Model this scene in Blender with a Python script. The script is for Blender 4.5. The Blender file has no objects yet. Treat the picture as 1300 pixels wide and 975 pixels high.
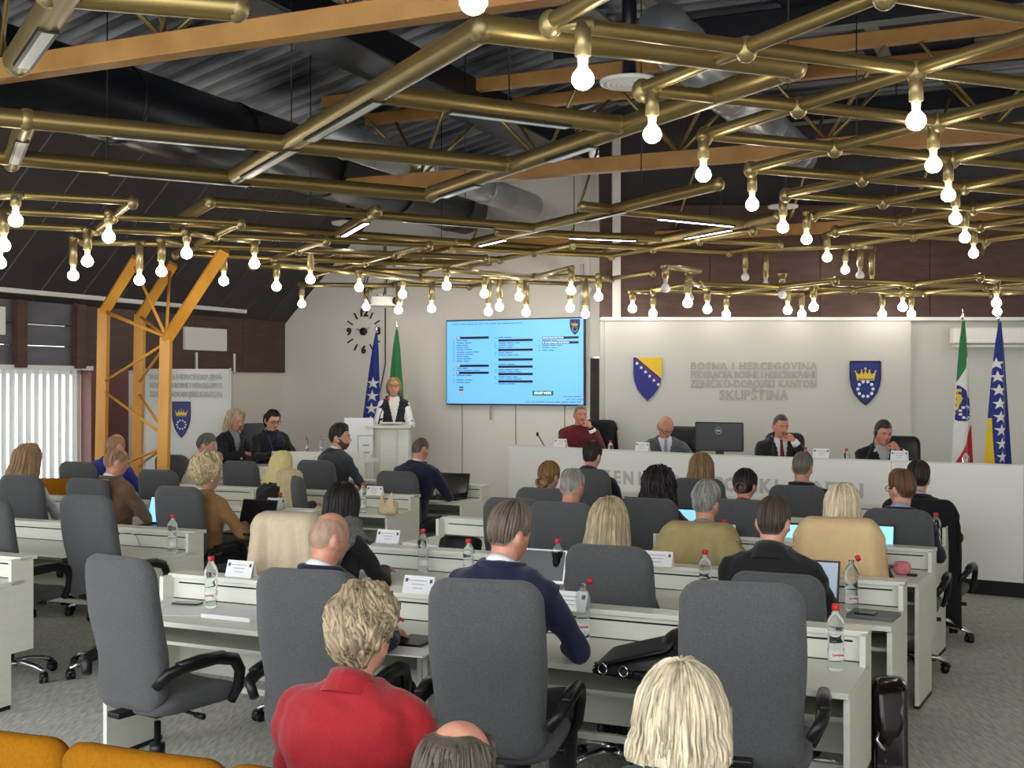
import bpy, bmesh, math, random
import numpy as np
from mathutils import Vector, Matrix, Euler, noise

# ------------------------------------------------------------------ camera, world, exposure
R = math.radians
SC = bpy.context.scene
COL = SC.collection
F, HC, CX, CY = 1500.0, 1.92, 650.0, 487.5      # focal length in pixels of a 1300 px wide frame, eye height
cam_data = bpy.data.cameras.new('camera')
cam_data.sensor_fit = 'HORIZONTAL'
cam_data.sensor_width = 36.0
cam_data.lens = 36.0 * F / 1300.0
cam_data.clip_end = 200
cam = bpy.data.objects.new('camera', cam_data)
COL.objects.link(cam)
cam.location = (0, 0, HC)
cam.rotation_euler = (R(90), 0, 0)
SC.camera = cam

world = bpy.data.worlds.new('world')
SC.world = world
world.use_nodes = True
bg = world.node_tree.nodes['Background']
bg.inputs[0].default_value = (0.95, 0.97, 1.0, 1)
bg.inputs[1].default_value = 2.1
SC.view_settings.view_transform = 'Standard'
SC.view_settings.look = 'None'
SC.view_settings.exposure = 0.96
SC.view_settings.gamma = 1.0
SC.view_settings.use_curve_mapping = False
BULB_STRENGTH = 20.0

T = R(24.3)                                     # the hall is turned 24.3 degrees against the line of sight
CT, ST = math.cos(T), math.sin(T)
ROW = -T                                        # rotation of things that face the platform


def AB(a, b, z=0.0):                            # hall axes: a along the rows, b towards the platform
    return Vector((a * CT + b * ST, -a * ST + b * CT, z))


def P(px, py, d):
    return Vector(((px - CX) / F * d, d, HC - (py - CY) / F * d))


def PZ(px, py, z):
    return P(px, py, (z - HC) * F / (CY - py))


day = bpy.data.lights.new('window_daylight', 'AREA')     # daylight outside the blinds of the side windows
day.shape = 'RECTANGLE'; day.size = 5.0; day.size_y = 2.0; day.energy = 10; day.color = (0.95, 0.98, 1.0)
day_o = bpy.data.objects.new('window_daylight', day)
COL.objects.link(day_o)
day_o.location = AB(-11.3, 8.4, 1.2)
day_o.rotation_euler = (R(90), 0, ROW - R(90))


# ------------------------------------------------------------------ materials
def lin(c):
    return tuple((x / 255 / 12.92) if x / 255 <= 0.04045 else ((x / 255 + 0.055) / 1.055) ** 2.4 for x in c) + (1.0,)


MATS = {}


def mat(name, col, rough=0.5, metal=0.0, var=0.0, vscale=(20, 20, 20), bump=0.0, bscale=120.0, col2=None,
        emit=0.0, trans=0.0, alpha=1.0, ior=1.45, spec=0.5, sheen=0.0, transl=False):
    """var mixes the colour with col2 by noise on object coordinates; bump adds fine relief"""
    if name in MATS:
        return MATS[name]
    m = bpy.data.materials.new(name)
    m.use_nodes = True
    nt = m.node_tree
    b = nt.nodes['Principled BSDF']
    c = lin(col)
    b.inputs['Base Color'].default_value = c
    b.inputs['Roughness'].default_value = rough
    b.inputs['Metallic'].default_value = metal
    b.inputs['IOR'].default_value = ior
    b.inputs['Specular IOR Level'].default_value = spec
    if trans:
        b.inputs['Transmission Weight'].default_value = trans
    if alpha < 1:
        b.inputs['Alpha'].default_value = alpha
    if sheen:
        b.inputs['Sheen Weight'].default_value = sheen
        b.inputs['Sheen Roughness'].default_value = 0.5
    if emit:
        b.inputs['Emission Color'].default_value = c
        b.inputs['Emission Strength'].default_value = emit
    if var or bump:
        tc = nt.nodes.new('ShaderNodeTexCoord')
    if var:
        mp = nt.nodes.new('ShaderNodeMapping')
        mp.inputs['Scale'].default_value = vscale
        nz = nt.nodes.new('ShaderNodeTexNoise')
        nz.inputs['Scale'].default_value = 1.0
        nz.inputs['Detail'].default_value = 4.0
        rp = nt.nodes.new('ShaderNodeValToRGB')
        d = lin(col2) if col2 else tuple(x * (1 - var) for x in c[:3]) + (1,)
        rp.color_ramp.elements[0].position = 0.36
        rp.color_ramp.elements[1].position = 0.64
        rp.color_ramp.elements[0].color = c
        rp.color_ramp.elements[1].color = d
        nt.links.new(tc.outputs['Object'], mp.inputs['Vector'])
        nt.links.new(mp.outputs['Vector'], nz.inputs['Vector'])
        nt.links.new(nz.outputs['Fac'], rp.inputs['Fac'])
        nt.links.new(rp.outputs['Color'], b.inputs['Base Color'])
    if bump:
        n2 = nt.nodes.new('ShaderNodeTexNoise')
        n2.inputs['Scale'].default_value = bscale
        n2.inputs['Detail'].default_value = 3.0
        bp = nt.nodes.new('ShaderNodeBump')
        bp.inputs['Strength'].default_value = bump
        bp.inputs['Distance'].default_value = 0.01
        nt.links.new(tc.outputs['Object'], n2.inputs['Vector'])
        nt.links.new(n2.outputs['Fac'], bp.inputs['Height'])
        nt.links.new(bp.outputs['Normal'], b.inputs['Normal'])
    if transl:
        tr = nt.nodes.new('ShaderNodeBsdfTranslucent')
        tr.inputs[0].default_value = c
        mx = nt.nodes.new('ShaderNodeMixShader')
        mx.inputs[0].default_value = 0.17
        out = nt.nodes['Material Output']
        nt.links.new(b.outputs[0], mx.inputs[1])
        nt.links.new(tr.outputs[0], mx.inputs[2])
        nt.links.new(mx.outputs[0], out.inputs[0])
    MATS[name] = m
    return m


WHITE = mat('desk_laminate', (226, 227, 214), 0.38, var=0.05, vscale=(2, 2, 40), bump=0.02, bscale=200)
WHITE2 = mat('desk_edge', (206, 207, 194), 0.42)
DARKGAP = mat('dark_gap', (18, 18, 18), 0.7)
GREYF = mat('grey_upholstery', (88, 90, 91), 0.92, var=0.28, vscale=(160, 160, 160), bump=0.5, bscale=420, sheen=0.15)
BLACKP = mat('black_plastic', (20, 20, 21), 0.38)
CHROME = mat('chrome', (215, 215, 218), 0.12, metal=1.0)
LEATHER = mat('black_leather', (22, 22, 24), 0.36, bump=0.25, bscale=160)
BRASS = mat('aged_brass', (158, 139, 90), 0.36, metal=0.78, var=0.2, vscale=(3, 3, 1.5), col2=(142, 123, 76))
BRASSL = mat('pale_brass', (168, 152, 108), 0.36, metal=0.7, var=0.2, vscale=(3, 3, 3), col2=(152, 136, 94))
ORANGE = mat('ochre_steel', (176, 130, 68), 0.5, var=0.2, vscale=(3, 3, 3), col2=(154, 110, 56))
YELLOW = mat('yellow_steel', (224, 164, 66), 0.42, var=0.12, vscale=(3, 3, 1), col2=(206, 142, 48))
BULB = mat('lit_bulb', (255, 244, 228), 0.4, emit=BULB_STRENGTH)
BULBOFF = mat('unlit_bulb', (225, 226, 226), 0.3)
SOCKET = mat('lamp_socket', (196, 180, 150), 0.5)
TUBE_ON = mat('lit_fluorescent', (232, 242, 255), 0.4, emit=11.0)
TUBE_OFF = mat('unlit_fluorescent', (206, 206, 196), 0.3)
TROUGH = mat('lamp_trough', (58, 54, 44), 0.4, metal=0.5)
SKIN = mat('skin', (214, 164, 138), 0.5, var=0.14, vscale=(24, 24, 24), col2=(202, 142, 118))
SKIN2 = mat('skin_ruddy', (206, 150, 124), 0.5, var=0.14, vscale=(24, 24, 24), col2=(194, 128, 106))
LIP = mat('lips', (176, 96, 88), 0.45)
EYEW = mat('eye_white', (235, 232, 226), 0.25)
EYEB = mat('iris', (46, 34, 26), 0.2)
WSHIRT = mat('white_cotton', (236, 236, 236), 0.8, bump=0.1, bscale=200)
PAPER = mat('paper', (240, 240, 240), 0.8)
INK = mat('print_ink', (70, 72, 78), 0.7)
REDCAP = mat('red_cap', (206, 32, 40), 0.35)
PET = mat('clear_plastic', (245, 250, 252), 0.06, trans=1.0, ior=1.33)
REDINK = mat('red_print', (196, 44, 48), 0.5)
BLUEARMS = mat('heraldic_blue', (44, 54, 128), 0.5)
YELARMS = mat('heraldic_yellow', (226, 198, 62), 0.5)
WHTARMS = mat('heraldic_white', (236, 238, 240), 0.5)
LETTER = mat('grey_lettering', (172, 172, 164), 0.5)
CHARBEZ = mat('dark_bezel', (24, 25, 28), 0.3)
SILVER = mat('silver_plastic', (176, 178, 178), 0.3, metal=0.6)
KICK = mat('black_kickboard', (16, 16, 16), 0.5)


# ------------------------------------------------------------------ mesh collecting helper
class MB:
    def __init__(s):
        s.v, s.f, s.m, s.s = [], [], [], []

    def add(s, vs, fs, mi=0, smooth=True, M=None):
        k = len(s.v)
        if M is not None:
            vs = [M @ Vector(p) for p in vs]
        s.v.extend([tuple(p) for p in vs])
        for f in fs:
            s.f.append([i + k for i in f]); s.m.append(mi); s.s.append(smooth)
        return s

    def box(s, c, d, mi=0, M=None, bev=0.0):
        x, y, z = d[0] / 2, d[1] / 2, d[2] / 2
        if not bev:
            vs = [(c[0] + i * x, c[1] + j * y, c[2] + k * z) for i in (-1, 1) for j in (-1, 1) for k in (-1, 1)]
            fs = [(0, 1, 3, 2), (4, 6, 7, 5), (0, 4, 5, 1), (2, 3, 7, 6), (0, 2, 6, 4), (1, 5, 7, 3)]
            return s.add(vs, fs, mi, False, M)
        b = min(bev, x * .98, y * .98, z * .98)
        bm = bmesh.new()
        bmesh.ops.create_cube(bm, size=1.0, matrix=Matrix.Translation(c) @ Matrix.Diagonal((2 * x, 2 * y, 2 * z, 1)))
        bmesh.ops.bevel(bm, geom=bm.edges[:], offset=b, segments=2, affect='EDGES', profile=0.5)
        bm.verts.index_update()
        vs = [v.co.copy() for v in bm.verts]
        fs = [[v.index for v in f.verts] for f in bm.faces]
        bm.free()
        return s.add(vs, fs, mi, False, M)

    def tube(s, p0, p1, r0, r1=None, n=10, mi=0, M=None, caps=True):
        return s.path([p0, p1], [r0, r0 if r1 is None else r1], n, mi, M, caps)

    def path(s, pts, rad, n=10, mi=0, M=None, caps=True, flat=1.0, up=None, smooth=True):
        """tube through points; flat scales the second cross axis"""
        pts = [Vector(p) for p in pts]
        if not isinstance(rad, (list, tuple)):
            rad = [rad] * len(pts)
        vs, fs = [], []
        last = None
        for i, p in enumerate(pts):
            t = (pts[min(i + 1, len(pts) - 1)] - pts[max(i - 1, 0)])
            if t.length < 1e-9:
                t = Vector((0, 0, 1))
            t.normalize()
            if last is None:
                u = Vector(up) if up is not None else (Vector((0, 0, 1)) if abs(t.z) < .9 else Vector((1, 0, 0)))
            else:
                u = last
            x = u - t * u.dot(t)
            if x.length < 1e-6:
                x = t.orthogonal()
            x.normalize(); last = x
            y = t.cross(x)
            for k in range(n):
                a = 2 * math.pi * k / n
                vs.append(p + x * math.cos(a) * rad[i] + y * math.sin(a) * rad[i] * flat)
        for i in range(len(pts) - 1):
            for k in range(n):
                fs.append((i * n + k, i * n + (k + 1) % n, (i + 1) * n + (k + 1) % n, (i + 1) * n + k))
        if caps:
            fs.append(tuple(range(n - 1, -1, -1)))
            fs.append(tuple((len(pts) - 1) * n + k for k in range(n)))
        return s.add(vs, fs, mi, smooth, M)

    def lathe(s, prof, n=16, mi=0, M=None, smooth=True):
        vs, fs = [], []
        for r, z in prof:
            for k in range(n):
                a = 2 * math.pi * k / n
                vs.append((r * math.cos(a), r * math.sin(a), z))
        for i in range(len(prof) - 1):
            for k in range(n):
                fs.append((i * n + k, i * n + (k + 1) % n, (i + 1) * n + (k + 1) % n, (i + 1) * n + k))
        if prof[0][0] > 1e-6:
            fs.append(tuple(range(n - 1, -1, -1)))
        if prof[-1][0] > 1e-6:
            fs.append(tuple((len(prof) - 1) * n + k for k in range(n)))
        return s.add(vs, fs, mi, smooth, M)

    def ball(s, c, r, nu=14, nv=10, mi=0, M=None):
        if not isinstance(r, (tuple, list)):
            r = (r, r, r)
        vs, fs = [], []
        for j in range(nv + 1):
            al = math.pi * j / nv
            for i in range(nu):
                ph = 2 * math.pi * i / nu
                vs.append((c[0] + r[0] * math.sin(al) * math.cos(ph), c[1] + r[1] * math.sin(al) * math.sin(ph), c[2] + r[2] * math.cos(al)))
        for j in range(nv):
            for i in range(nu):
                fs.append((j * nu + i, (j + 1) * nu + i, (j + 1) * nu + (i + 1) % nu, j * nu + (i + 1) % nu))
        return s.add(vs, fs, mi, True, M)

    def prism(s, poly, y0, y1, mi=0, M=None):
        """polygon in the xz plane (counter-clockwise seen from -y), from y0 to y1"""
        n = len(poly)
        vs = [(p[0], y0, p[1]) for p in poly] + [(p[0], y1, p[1]) for p in poly]
        fs = [tuple(range(n)), tuple(range(2 * n - 1, n - 1, -1))]
        fs += [(i, i + n, (i + 1) % n + n, (i + 1) % n) for i in range(n)]
        return s.add(vs, fs, mi, False, M)

    def pillow(s, outline, thick, rings=7, mi=0, M=None, power=3.0, bend=None):
        """padded slab: outline in xz, bulging to both sides along y; bend(x, z) shifts y"""
        n = len(outline)
        cx = sum(p[0] for p in outline) / n
        cz = sum(p[1] for p in outline) / n
        vs, fs = [], []

        def ring(q, sgn):
            t = thick / 2 * (max(0.0, 1 - q ** power)) ** (1 / power) * sgn
            for x, z in outline:
                X, Z = cx + (x - cx) * q, cz + (z - cz) * q
                vs.append((X, t + (bend(X, Z) if bend else 0), Z))
        qs = [math.sin(math.pi / 2 * (i + 1) / rings) for i in range(rings)]
        vs.append((cx, -thick / 2 + (bend(cx, cz) if bend else 0), cz))
        for q in qs:
            ring(q, -1)
        for q in reversed(qs[:-1]):
            ring(q, 1)
        vs.append((cx, thick / 2 + (bend(cx, cz) if bend else 0), cz))
        nr = 2 * rings - 1
        for k in range(n):
            fs.append((0, 1 + k, 1 + (k + 1) % n))
            for r in range(nr - 1):
                a, b = 1 + r * n, 1 + (r + 1) * n
                fs.append((a + k, b + k, b + (k + 1) % n, a + (k + 1) % n))
            a = 1 + (nr - 1) * n
            fs.append((a + k, len(vs) - 1, a + (k + 1) % n))
        return s.add(vs, fs, mi, True, M)

    def grid(s, pts, nu, nv, mi=0, mfun=None, M=None, flip=False):
        """pts: row major list of nv rows of nu points"""
        k0 = len(s.f)
        fs = []
        for j in range(nv - 1):
            for i in range(nu - 1):
                q = (j * nu + i, j * nu + i + 1, (j + 1) * nu + i + 1, (j + 1) * nu + i)
                fs.append(q[::-1] if flip else q)
        s.add(pts, fs, mi, True, M)
        if mfun:
            for idx in range(len(fs)):
                j, i = divmod(idx, nu - 1)
                s.m[k0 + idx] = mfun(i / (nu - 2), j / (nv - 2))
        return s

    def mesh(s, name, mats):
        me = bpy.data.meshes.new(name)
        me.from_pydata(s.v, [], s.f)
        if not isinstance(mats, (list, tuple)):
            mats = [mats]
        for m in mats:
            me.materials.append(m)
        me.polygons.foreach_set('material_index', s.m)
        me.polygons.foreach_set('use_smooth', s.s)
        me.update()
        return me

    def build(s, name, mats, parent=None, loc=(0, 0, 0), rot=(0, 0, 0)):
        return link(name, s.mesh(name, mats), parent, loc, rot)


def link(name, data, parent=None, loc=(0, 0, 0), rot=(0, 0, 0)):
    o = bpy.data.objects.new(name, data)
    COL.objects.link(o)
    o.location = loc
    o.rotation_euler = rot
    if parent is not None:
        o.parent = parent
    return o


def tag(o, label=None, cat=None, group=None, kind=None):
    for k, v in (('label', label), ('category', cat), ('group', group), ('kind', kind)):
        if v:
            o[k] = v
    return o


def thing(name, label, cat, loc=(0, 0, 0), rotz=0.0, group=None):
    o = link(name, None, None, loc, (0, 0, rotz))
    o.empty_display_size = 0.1
    return tag(o, label, cat, group)


def struct(name, mb, mats, parent=None, loc=(0, 0, 0), rot=(0, 0, 0)):
    o = mb.build(name, mats, parent, loc, rot)
    if parent is None:
        o['kind'] = 'structure'
    return o


def copy_tree(o, parent=None):
    c = o.copy()
    COL.objects.link(c)
    if parent is not None:
        c.parent = parent
    for ch in list(o.children):
        copy_tree(ch, c)
    return c


def rrect(w, h, r, n=6, cx=0.0, cz=0.0, wb=None):
    """rounded rectangle outline in xz; wb: other width at the bottom"""
    pts = []
    wb = w if wb is None else wb
    for (sx, sz, a0) in ((1, 1, 0), (-1, 1, 90), (-1, -1, 180), (1, -1, 270)):
        ww = w if sz > 0 else wb
        for i in range(n + 1):
            a = R(a0 + 90 * i / n)
            pts.append((cx + sx * (ww / 2 - r) + r * math.cos(a), cz + sz * (h / 2 - r) + r * math.sin(a)))
    # extra points on the long sides so that bending shows
    out = []
    for i, p in enumerate(pts):
        out.append(p)
        q = pts[(i + 1) % len(pts)]
        L = math.hypot(q[0] - p[0], q[1] - p[1])
        k = int(L / 0.07)
        for j in range(1, k + 1):
            f = j / (k + 1)
            out.append((p[0] + (q[0] - p[0]) * f, p[1] + (q[1] - p[1]) * f))
    return out


TXT = {}


def text_mesh(body, size, mats, extrude=0.002, align='CENTER', space=1.0, bold=0.0):
    key = (body, size, extrude, align, space, bold, mats.name)
    if key in TXT:
        return TXT[key]
    cu = bpy.data.curves.new('lettering', 'FONT')
    cu.body = body; cu.size = size; cu.extrude = extrude; cu.align_x = align; cu.align_y = 'CENTER'
    cu.space_character = space; cu.offset = bold; cu.resolution_u = 2
    o = bpy.data.objects.new('lettering', cu)
    COL.objects.link(o)
    dg = bpy.context.evaluated_depsgraph_get()
    me = bpy.data.meshes.new_from_object(o.evaluated_get(dg))
    bpy.data.objects.remove(o)
    bpy.data.curves.remove(cu)
    me.materials.clear()
    me.materials.append(mats)
    me.name = 'lettering'
    TXT[key] = me
    return me


def put_text(body, size, m, parent, loc, rot=(R(90), 0, 0), extrude=0.002, align='CENTER', space=1.0, bold=0.0, name='lettering', width=None):
    me = text_mesh(body, size, m, extrude, align, space, bold)
    o = link(name, me, parent, loc, rot)
    if width:
        xs = [v.co.x for v in me.vertices]
        o.scale.x = width / max(1e-6, max(xs) - min(xs))
    return o
# ------------------------------------------------------------------ the hall
CARPET = mat('grey_carpet', (204, 204, 194), 0.95, var=0.22, vscale=(60, 9, 20), col2=(172, 172, 164), bump=0.4, bscale=260)
WALLW = mat('white_wall_paint', (230, 227, 219), 0.6, var=0.03, vscale=(1, 1, 1))
PANELW = mat('white_wall_panel', (200, 200, 194), 0.5)
SEAMG = mat('panel_joint', (150, 148, 142), 0.7)
BROWN = mat('brown_cladding', (88, 64, 56), 0.55, var=0.2, vscale=(3, 3, 14), col2=(74, 54, 48))
MAROON = mat('maroon_pillar', (104, 62, 54), 0.5)
BLUEGREY = mat('blue_grey_board', (98, 98, 104), 0.42, var=0.15, vscale=(2, 2, 8), col2=(84, 84, 92))
ROOFD = mat('dark_roof_board', (62, 56, 56), 0.7, var=0.2, vscale=(2, 2, 2))
DECK = mat('galvanised_deck', (150, 152, 158), 0.38, metal=0.5, var=0.5, vscale=(0.6, 1.3, 1), col2=(60, 62, 72))
DECKDK = mat('dark_insulation', (24, 26, 34), 0.6)
PURL = mat('grey_batten', (128, 128, 128), 0.5, metal=0.3)
DUCTB = mat('black_duct', (30, 33, 40), 0.33, metal=0.4)
DUCTS = mat('silver_duct', (196, 200, 206), 0.3, metal=0.75, var=0.25, vscale=(3, 3, 3))
PLASTW = mat('white_plastic', (232, 232, 228), 0.35)
BLINDM = mat('white_blind_fabric', (226, 226, 224), 0.8, transl=True)
GLASS = mat('window_glass', (240, 248, 252), 0.02, trans=1.0, ior=1.05)


def uprot():                                     # local x along a, y along b
    return (0, 0, ROW)


# floor and platform
m = MB(); m.box((0, 8, -0.05), (30, 26, 0.1)); struct('floor', m, CARPET)
DAIS = 0.30
poly = [(-5.9, 13.3), (-1.3, 13.75), (-0.12, 14.25), (1.95, 12.33), (4.57, 10.68), (6.8, 9.5), (9.5, 9.5), (9.5, 14.6), (1.1, 14.6), (1.0, 15.4), (-3.2, 17.3), (-4.6, 16.6)]
m = MB()
m.add([(p[0], p[1], 0) for p in poly] + [(p[0], p[1], DAIS) for p in poly],
      [tuple(range(len(poly), 2 * len(poly)))] + [(i, (i + 1) % len(poly), (i + 1) % len(poly) + len(poly), i + len(poly)) for i in range(len(poly))], 0, False)
struct('floor_platform', m, CARPET)

AL, BB = -10.35, 14.6
# left wall (local x = a, y = b)
m = MB()
m.box((AL - .1, 12.95, 1.05), (.2, 3.45, 2.1))
m.box((AL - .1, 2.0, 1.05), (.2, 4.6, 2.1))
m.box((AL - .1, 7.4, .2), (.2, 7.0, .4))
wl = struct('wall_left', m, WALLW, None, (0, 0, 0), uprot())
m = MB(); m.box((AL + .05, 10.93, 1.05), (.16, .62, 2.1)); struct('pillar', m, MAROON, wl)
m = MB(); m.box((AL + .06, 13.2, 1.05), (.12, .16, 2.1)); struct('pilaster', m, PANELW, wl)
for i, (b0, b1, z0, z1) in enumerate([(2.0, 8.05, 2.12, 2.345), (2.0, 8.05, 2.355, 2.58), (2.0, 8.05, 2.59, 2.84),
                                      (8.07, 10.35, 2.12, 2.345), (8.07, 10.35, 2.355, 2.58), (8.07, 10.35, 2.59, 2.84)]):
    m = MB(); m.box((AL + .03, (b0 + b1) / 2, (z0 + z1) / 2), (.14 + .012 * (i % 3), b1 - b0, z1 - z0), bev=.008)
    struct('board', m, BLUEGREY, wl)
for b in (9.55, 10.42):
    m = MB(); m.box((AL + .08, b, 2.47), (.2, .14, .74)); struct('bracket_post', m, BROWN, wl)
for i in range(4):
    m = MB(); m.box((AL, 10.52 + .52 + i * 1.02, 2.48), (.12 + .004 * (i % 2), 1.012, .78), bev=.006); struct('panel', m, BROWN, wl)
m = MB(); m.box((AL + .12, 8.2, 2.93), (.16, 10.6, .05)); m.box((AL + .05, 8.2, 2.90), (.03, 10.6, .1)); struct('cable_shelf', m, PLASTW, wl)
m = MB(); m.box((AL + .42, 12.6, 2.86), (.1, 1.9, .03)); struct('hanging_trim', m, PLASTW, wl, rot=(R(2), 0, 0))

# side window with vertical blinds
m = MB()
for b in (3.95, 7.3, 10.6):
    m.box((AL - .1, b, 1.25), (.1, .08, 1.7))
m.box((AL - .1, 7.3, 2.07), (.1, 6.7, .08)); m.box((AL - .1, 7.3, .43), (.1, 6.7, .08))
w1 = struct('window_1', m, PLASTW, None, (0, 0, 0), uprot())
m = MB(); m.box((AL - .12, 7.3, 1.25), (.012, 6.6, 1.6)); struct('pane', m, GLASS, w1)
bl = thing('vertical_blind', 'white vertical slat blind drawn across the bright side window', 'blind', AB(AL + .1, 0, 0), ROW)
m = MB(); m.box((0, 7.4, 2.105), (.07, 6.5, .05)); m.build('head_rail', PLASTW, bl)
sm = MB()
pts = []
for j in range(2):
    for i in range(5):
        u = -0.061 + .122 * i / 4
        pts.append((.012 * math.cos(u * 24), u, .12 + 1.96 * j))
sm.grid(pts, 5, 2)
slat = sm.mesh('slat', BLINDM)
random.seed(5)
for i in range(52):
    link('slat', slat, bl, (0.0, 4.6 + i * .1135, 0), (0, 0, R(20 + random.uniform(-5, 7))))

m = MB(); m.box((3.3, 7.2, 2.7), (.2, 16.6, 5.4)); struct('wall_right_unseen', m, WALLW, None, (0, 0, 0), uprot())  # out of view, added to keep light from the open side off the platform wall

# back wall with the screen
m = MB()
A1 = -5.47
poly = [(AL, 0), (A1, 0), (A1, 5.12), (-8.8, 4.32), (AL, 2.75)]
m.prism(poly, BB, BB + .2)
wb = struct('wall_back', m, WALLW, None, (0, 0, 0), uprot())
for px in (587, 655, 717):
    r = (px - CX) / F
    d = BB / (CT + ST * r)
    a = r * d * CT - d * ST
    m = MB(); m.box((a, BB - .004, .9), (.012, .012, 1.8)); struct('trim', m, SEAMG, wb)
m = MB(); m.box((A1 - .1, BB - .02, 1.9), (.05, .05, 3.2)); struct('trim', m, PANELW, wb)
# dark doorway beside the screen
m = MB()
m.box((1.17, 15.62, 1.28), (.34, .06, 1.96), 0); m.box((1.17, 15.58, 1.62), (.26, .02, .9), 1)
dr = struct('door_1', m, [mat('dark_door', (34, 26, 24), 0.45), mat('dark_door_panel', (44, 34, 30), 0.4)])
m = MB(); m.box((1.15, 15.62, 3.5), (.46, .1, 2.44)); struct('wall_above_door', m, WALLW)
m = MB(); m.box((1.30, 15.2, 2.6), (.1, 1.05, 5.2)); struct('wall_recess', m, WALLW)

# platform wall: white panels, lettering, brown fascia
m = MB(); m.box((5.2, 14.82, 1.36), (8.2, .16, 2.72)); wp = struct('wall_platform', m, PANELW)
m = MB(); m.box((3.04, 14.67, 1.36), (3.78, .13, 2.70)); struct('panel', m, PANELW, wp)
m = MB(); m.box((5.2, 14.66, 2.725), (8.2, .2, .04)); struct('cornice', m, PLASTW, wp)
for i in range(6):
    m = MB(); m.box((1.78 + i * 1.37, 14.78 - .004 * (i % 2), 3.45), (1.362, .14, 1.40), bev=.006); struct('panel', m, BROWN, wp)
m = MB(); m.box((5.2, 14.9, 4.8), (8.2, .12, 1.3)); struct('upper_board', m, ROOFD, wp)

# ------------------------------------------------------------------ roof
def roof_z(a):
    return 5.4 if a > -4.5 else 5.4 + (a + 4.5) * .239


m = MB()
pts = []
b = -1.0
while b < 16.5:
    for (db, z) in ((0, .03), (.09, .03), (.12, -.03), (.21, -.03), (.24, .03)):
        for a in (-8.75, -4.5, 9.5):
            pts.append((a, b + db, roof_z(a) + z))
    b += .24
m.grid(pts, 3, len(pts) // 3, flip=True)
ce = struct('ceiling', m, DECK, None, (0, 0, 0), uprot())
for o in ce.data.polygons:
    o.use_smooth = False
sl = math.hypot(1.66, 1.60)
for i in range(26):
    m = MB(); m.box((.22, 0, 0), (sl + .44, .606, .03), bev=.01)
    struct('roof_board', m, ROOFD, ce, (-9.57, 0.2 + i * .62, 3.55), (0, -math.atan2(1.60, 1.66), 0))
random.seed(3)
for i in range(8):                                 # dark purlins along the rows with a light lower flange
    bq = 1.4 + i * 1.9
    m = MB(); m.box((2.4, bq, 5.24), (13.7, .09, .22), 0); m.box((2.4, bq, 5.12), (13.7, .13, .02), 1)
    struct('purlin', m, [DECKDK, PURL], ce)
for i in range(16):                                # dark insulation fields between the purlins
    a0 = random.uniform(-3.4, 4); bq = 2.35 + (i % 7) * 1.9
    m = MB(); m.box((a0, bq, 5.34), (random.uniform(1.0, 2.6), 1.6, .04)); struct('insulation_panel', m, DECKDK, ce)
for i in range(24):
    m = MB(); m.box((-4.3 + i * .56, 7.0 + 1.9 * (i % 3), 5.29), (.13, random.choice((1.7, 3.6, 5.5)), .03)); struct('batten', m, PURL, ce)

# trusses: ochre chords with thin web rods
def truss(b, label, z0=4.0, z1=4.78, a0=-6.7, a1=6.5, ph=0.0):
    t = thing('roof_truss', label, 'roof truss', AB(0, b, 0), ROW)
    m = MB(); m.box(((a0 + a1) / 2, 0, z0), (a1 - a0, .13, .14), bev=.008); m.build('bottom_chord', ORANGE, t)
    for s in (-1, 1):
        m = MB(); m.box(((a0 + a1) / 2, s * .42, z1), (a1 - a0, .10, .12), bev=.008); m.build('top_chord', ORANGE, t)
    a = a0 + .4 + ph
    while a < a1 - .3:
        for s in (-1, 1):
            for e in (-.55, .55):
                m = MB(); m.tube((a, s * .03, z0 + .05), (a + e, s * .42, z1 - .04), .017, n=6); m.build('web_rod', BRASS, t)
        a += 1.35
    return t


truss(5.76, 'ochre roof truss crossing the top of the picture above the round lamp')
truss(10.6, 'ochre roof truss crossing mid ceiling behind the big slotted tubes', ph=.5)
tr = thing('header_beam', 'ochre header beam along the ceiling just before the screen wall', 'beam', AB(0, 14.2, 0), ROW)
m = MB(); m.box((-1.5, 0, 3.76), (12.5, .12, .13), bev=.008); m.build('beam', ORANGE, tr)
for i in range(8):
    m = MB(); m.tube((-7 + i * 1.4, 0, 3.8), (-6.6 + i * 1.4, .2, 5.2), .017, n=6); m.build('hanger', BRASS, tr)

# ducts
def duct(name, label, a, b0, b1, z, r, m_, n=20):
    t = thing(name, label, 'duct', AB(a, 0, z), ROW)
    mb = MB(); mb.tube((0, b0, 0), (0, b1, 0), r, n=n); mb.build('pipe', m_, t)
    b = b0 + .5
    while b < b1:
        mb = MB(); mb.tube((0, b - .02, 0), (0, b + .02, 0), r + .012, n=n); mb.build('seam_collar', m_, t)
        b += 1.5
    return t


duct('ventilation_duct', 'large black round duct running along the ceiling over the side aisle', -6.95, 2.5, 13.9, 4.22, .33, DUCTB)
duct('ventilation_duct', 'silver round duct above the brass lattice towards the platform', -2.55, 8.3, 13.6, 4.5, .20, DUCTS)
duct('ventilation_duct', 'slim silver duct running beside the black duct', -6.0, 9.0, 13.9, 4.2, .16, DUCTS)
m = MB(); m.box((-5.2, 9.0, 4.72), (.5, 8.4, .26), bev=.02)
o = m.build('black_cable_tray', DUCTB, None, (0, 0, 0), uprot()); tag(o, 'black rectangular tray hung beneath the deck beside the black duct', 'cable tray')

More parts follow.
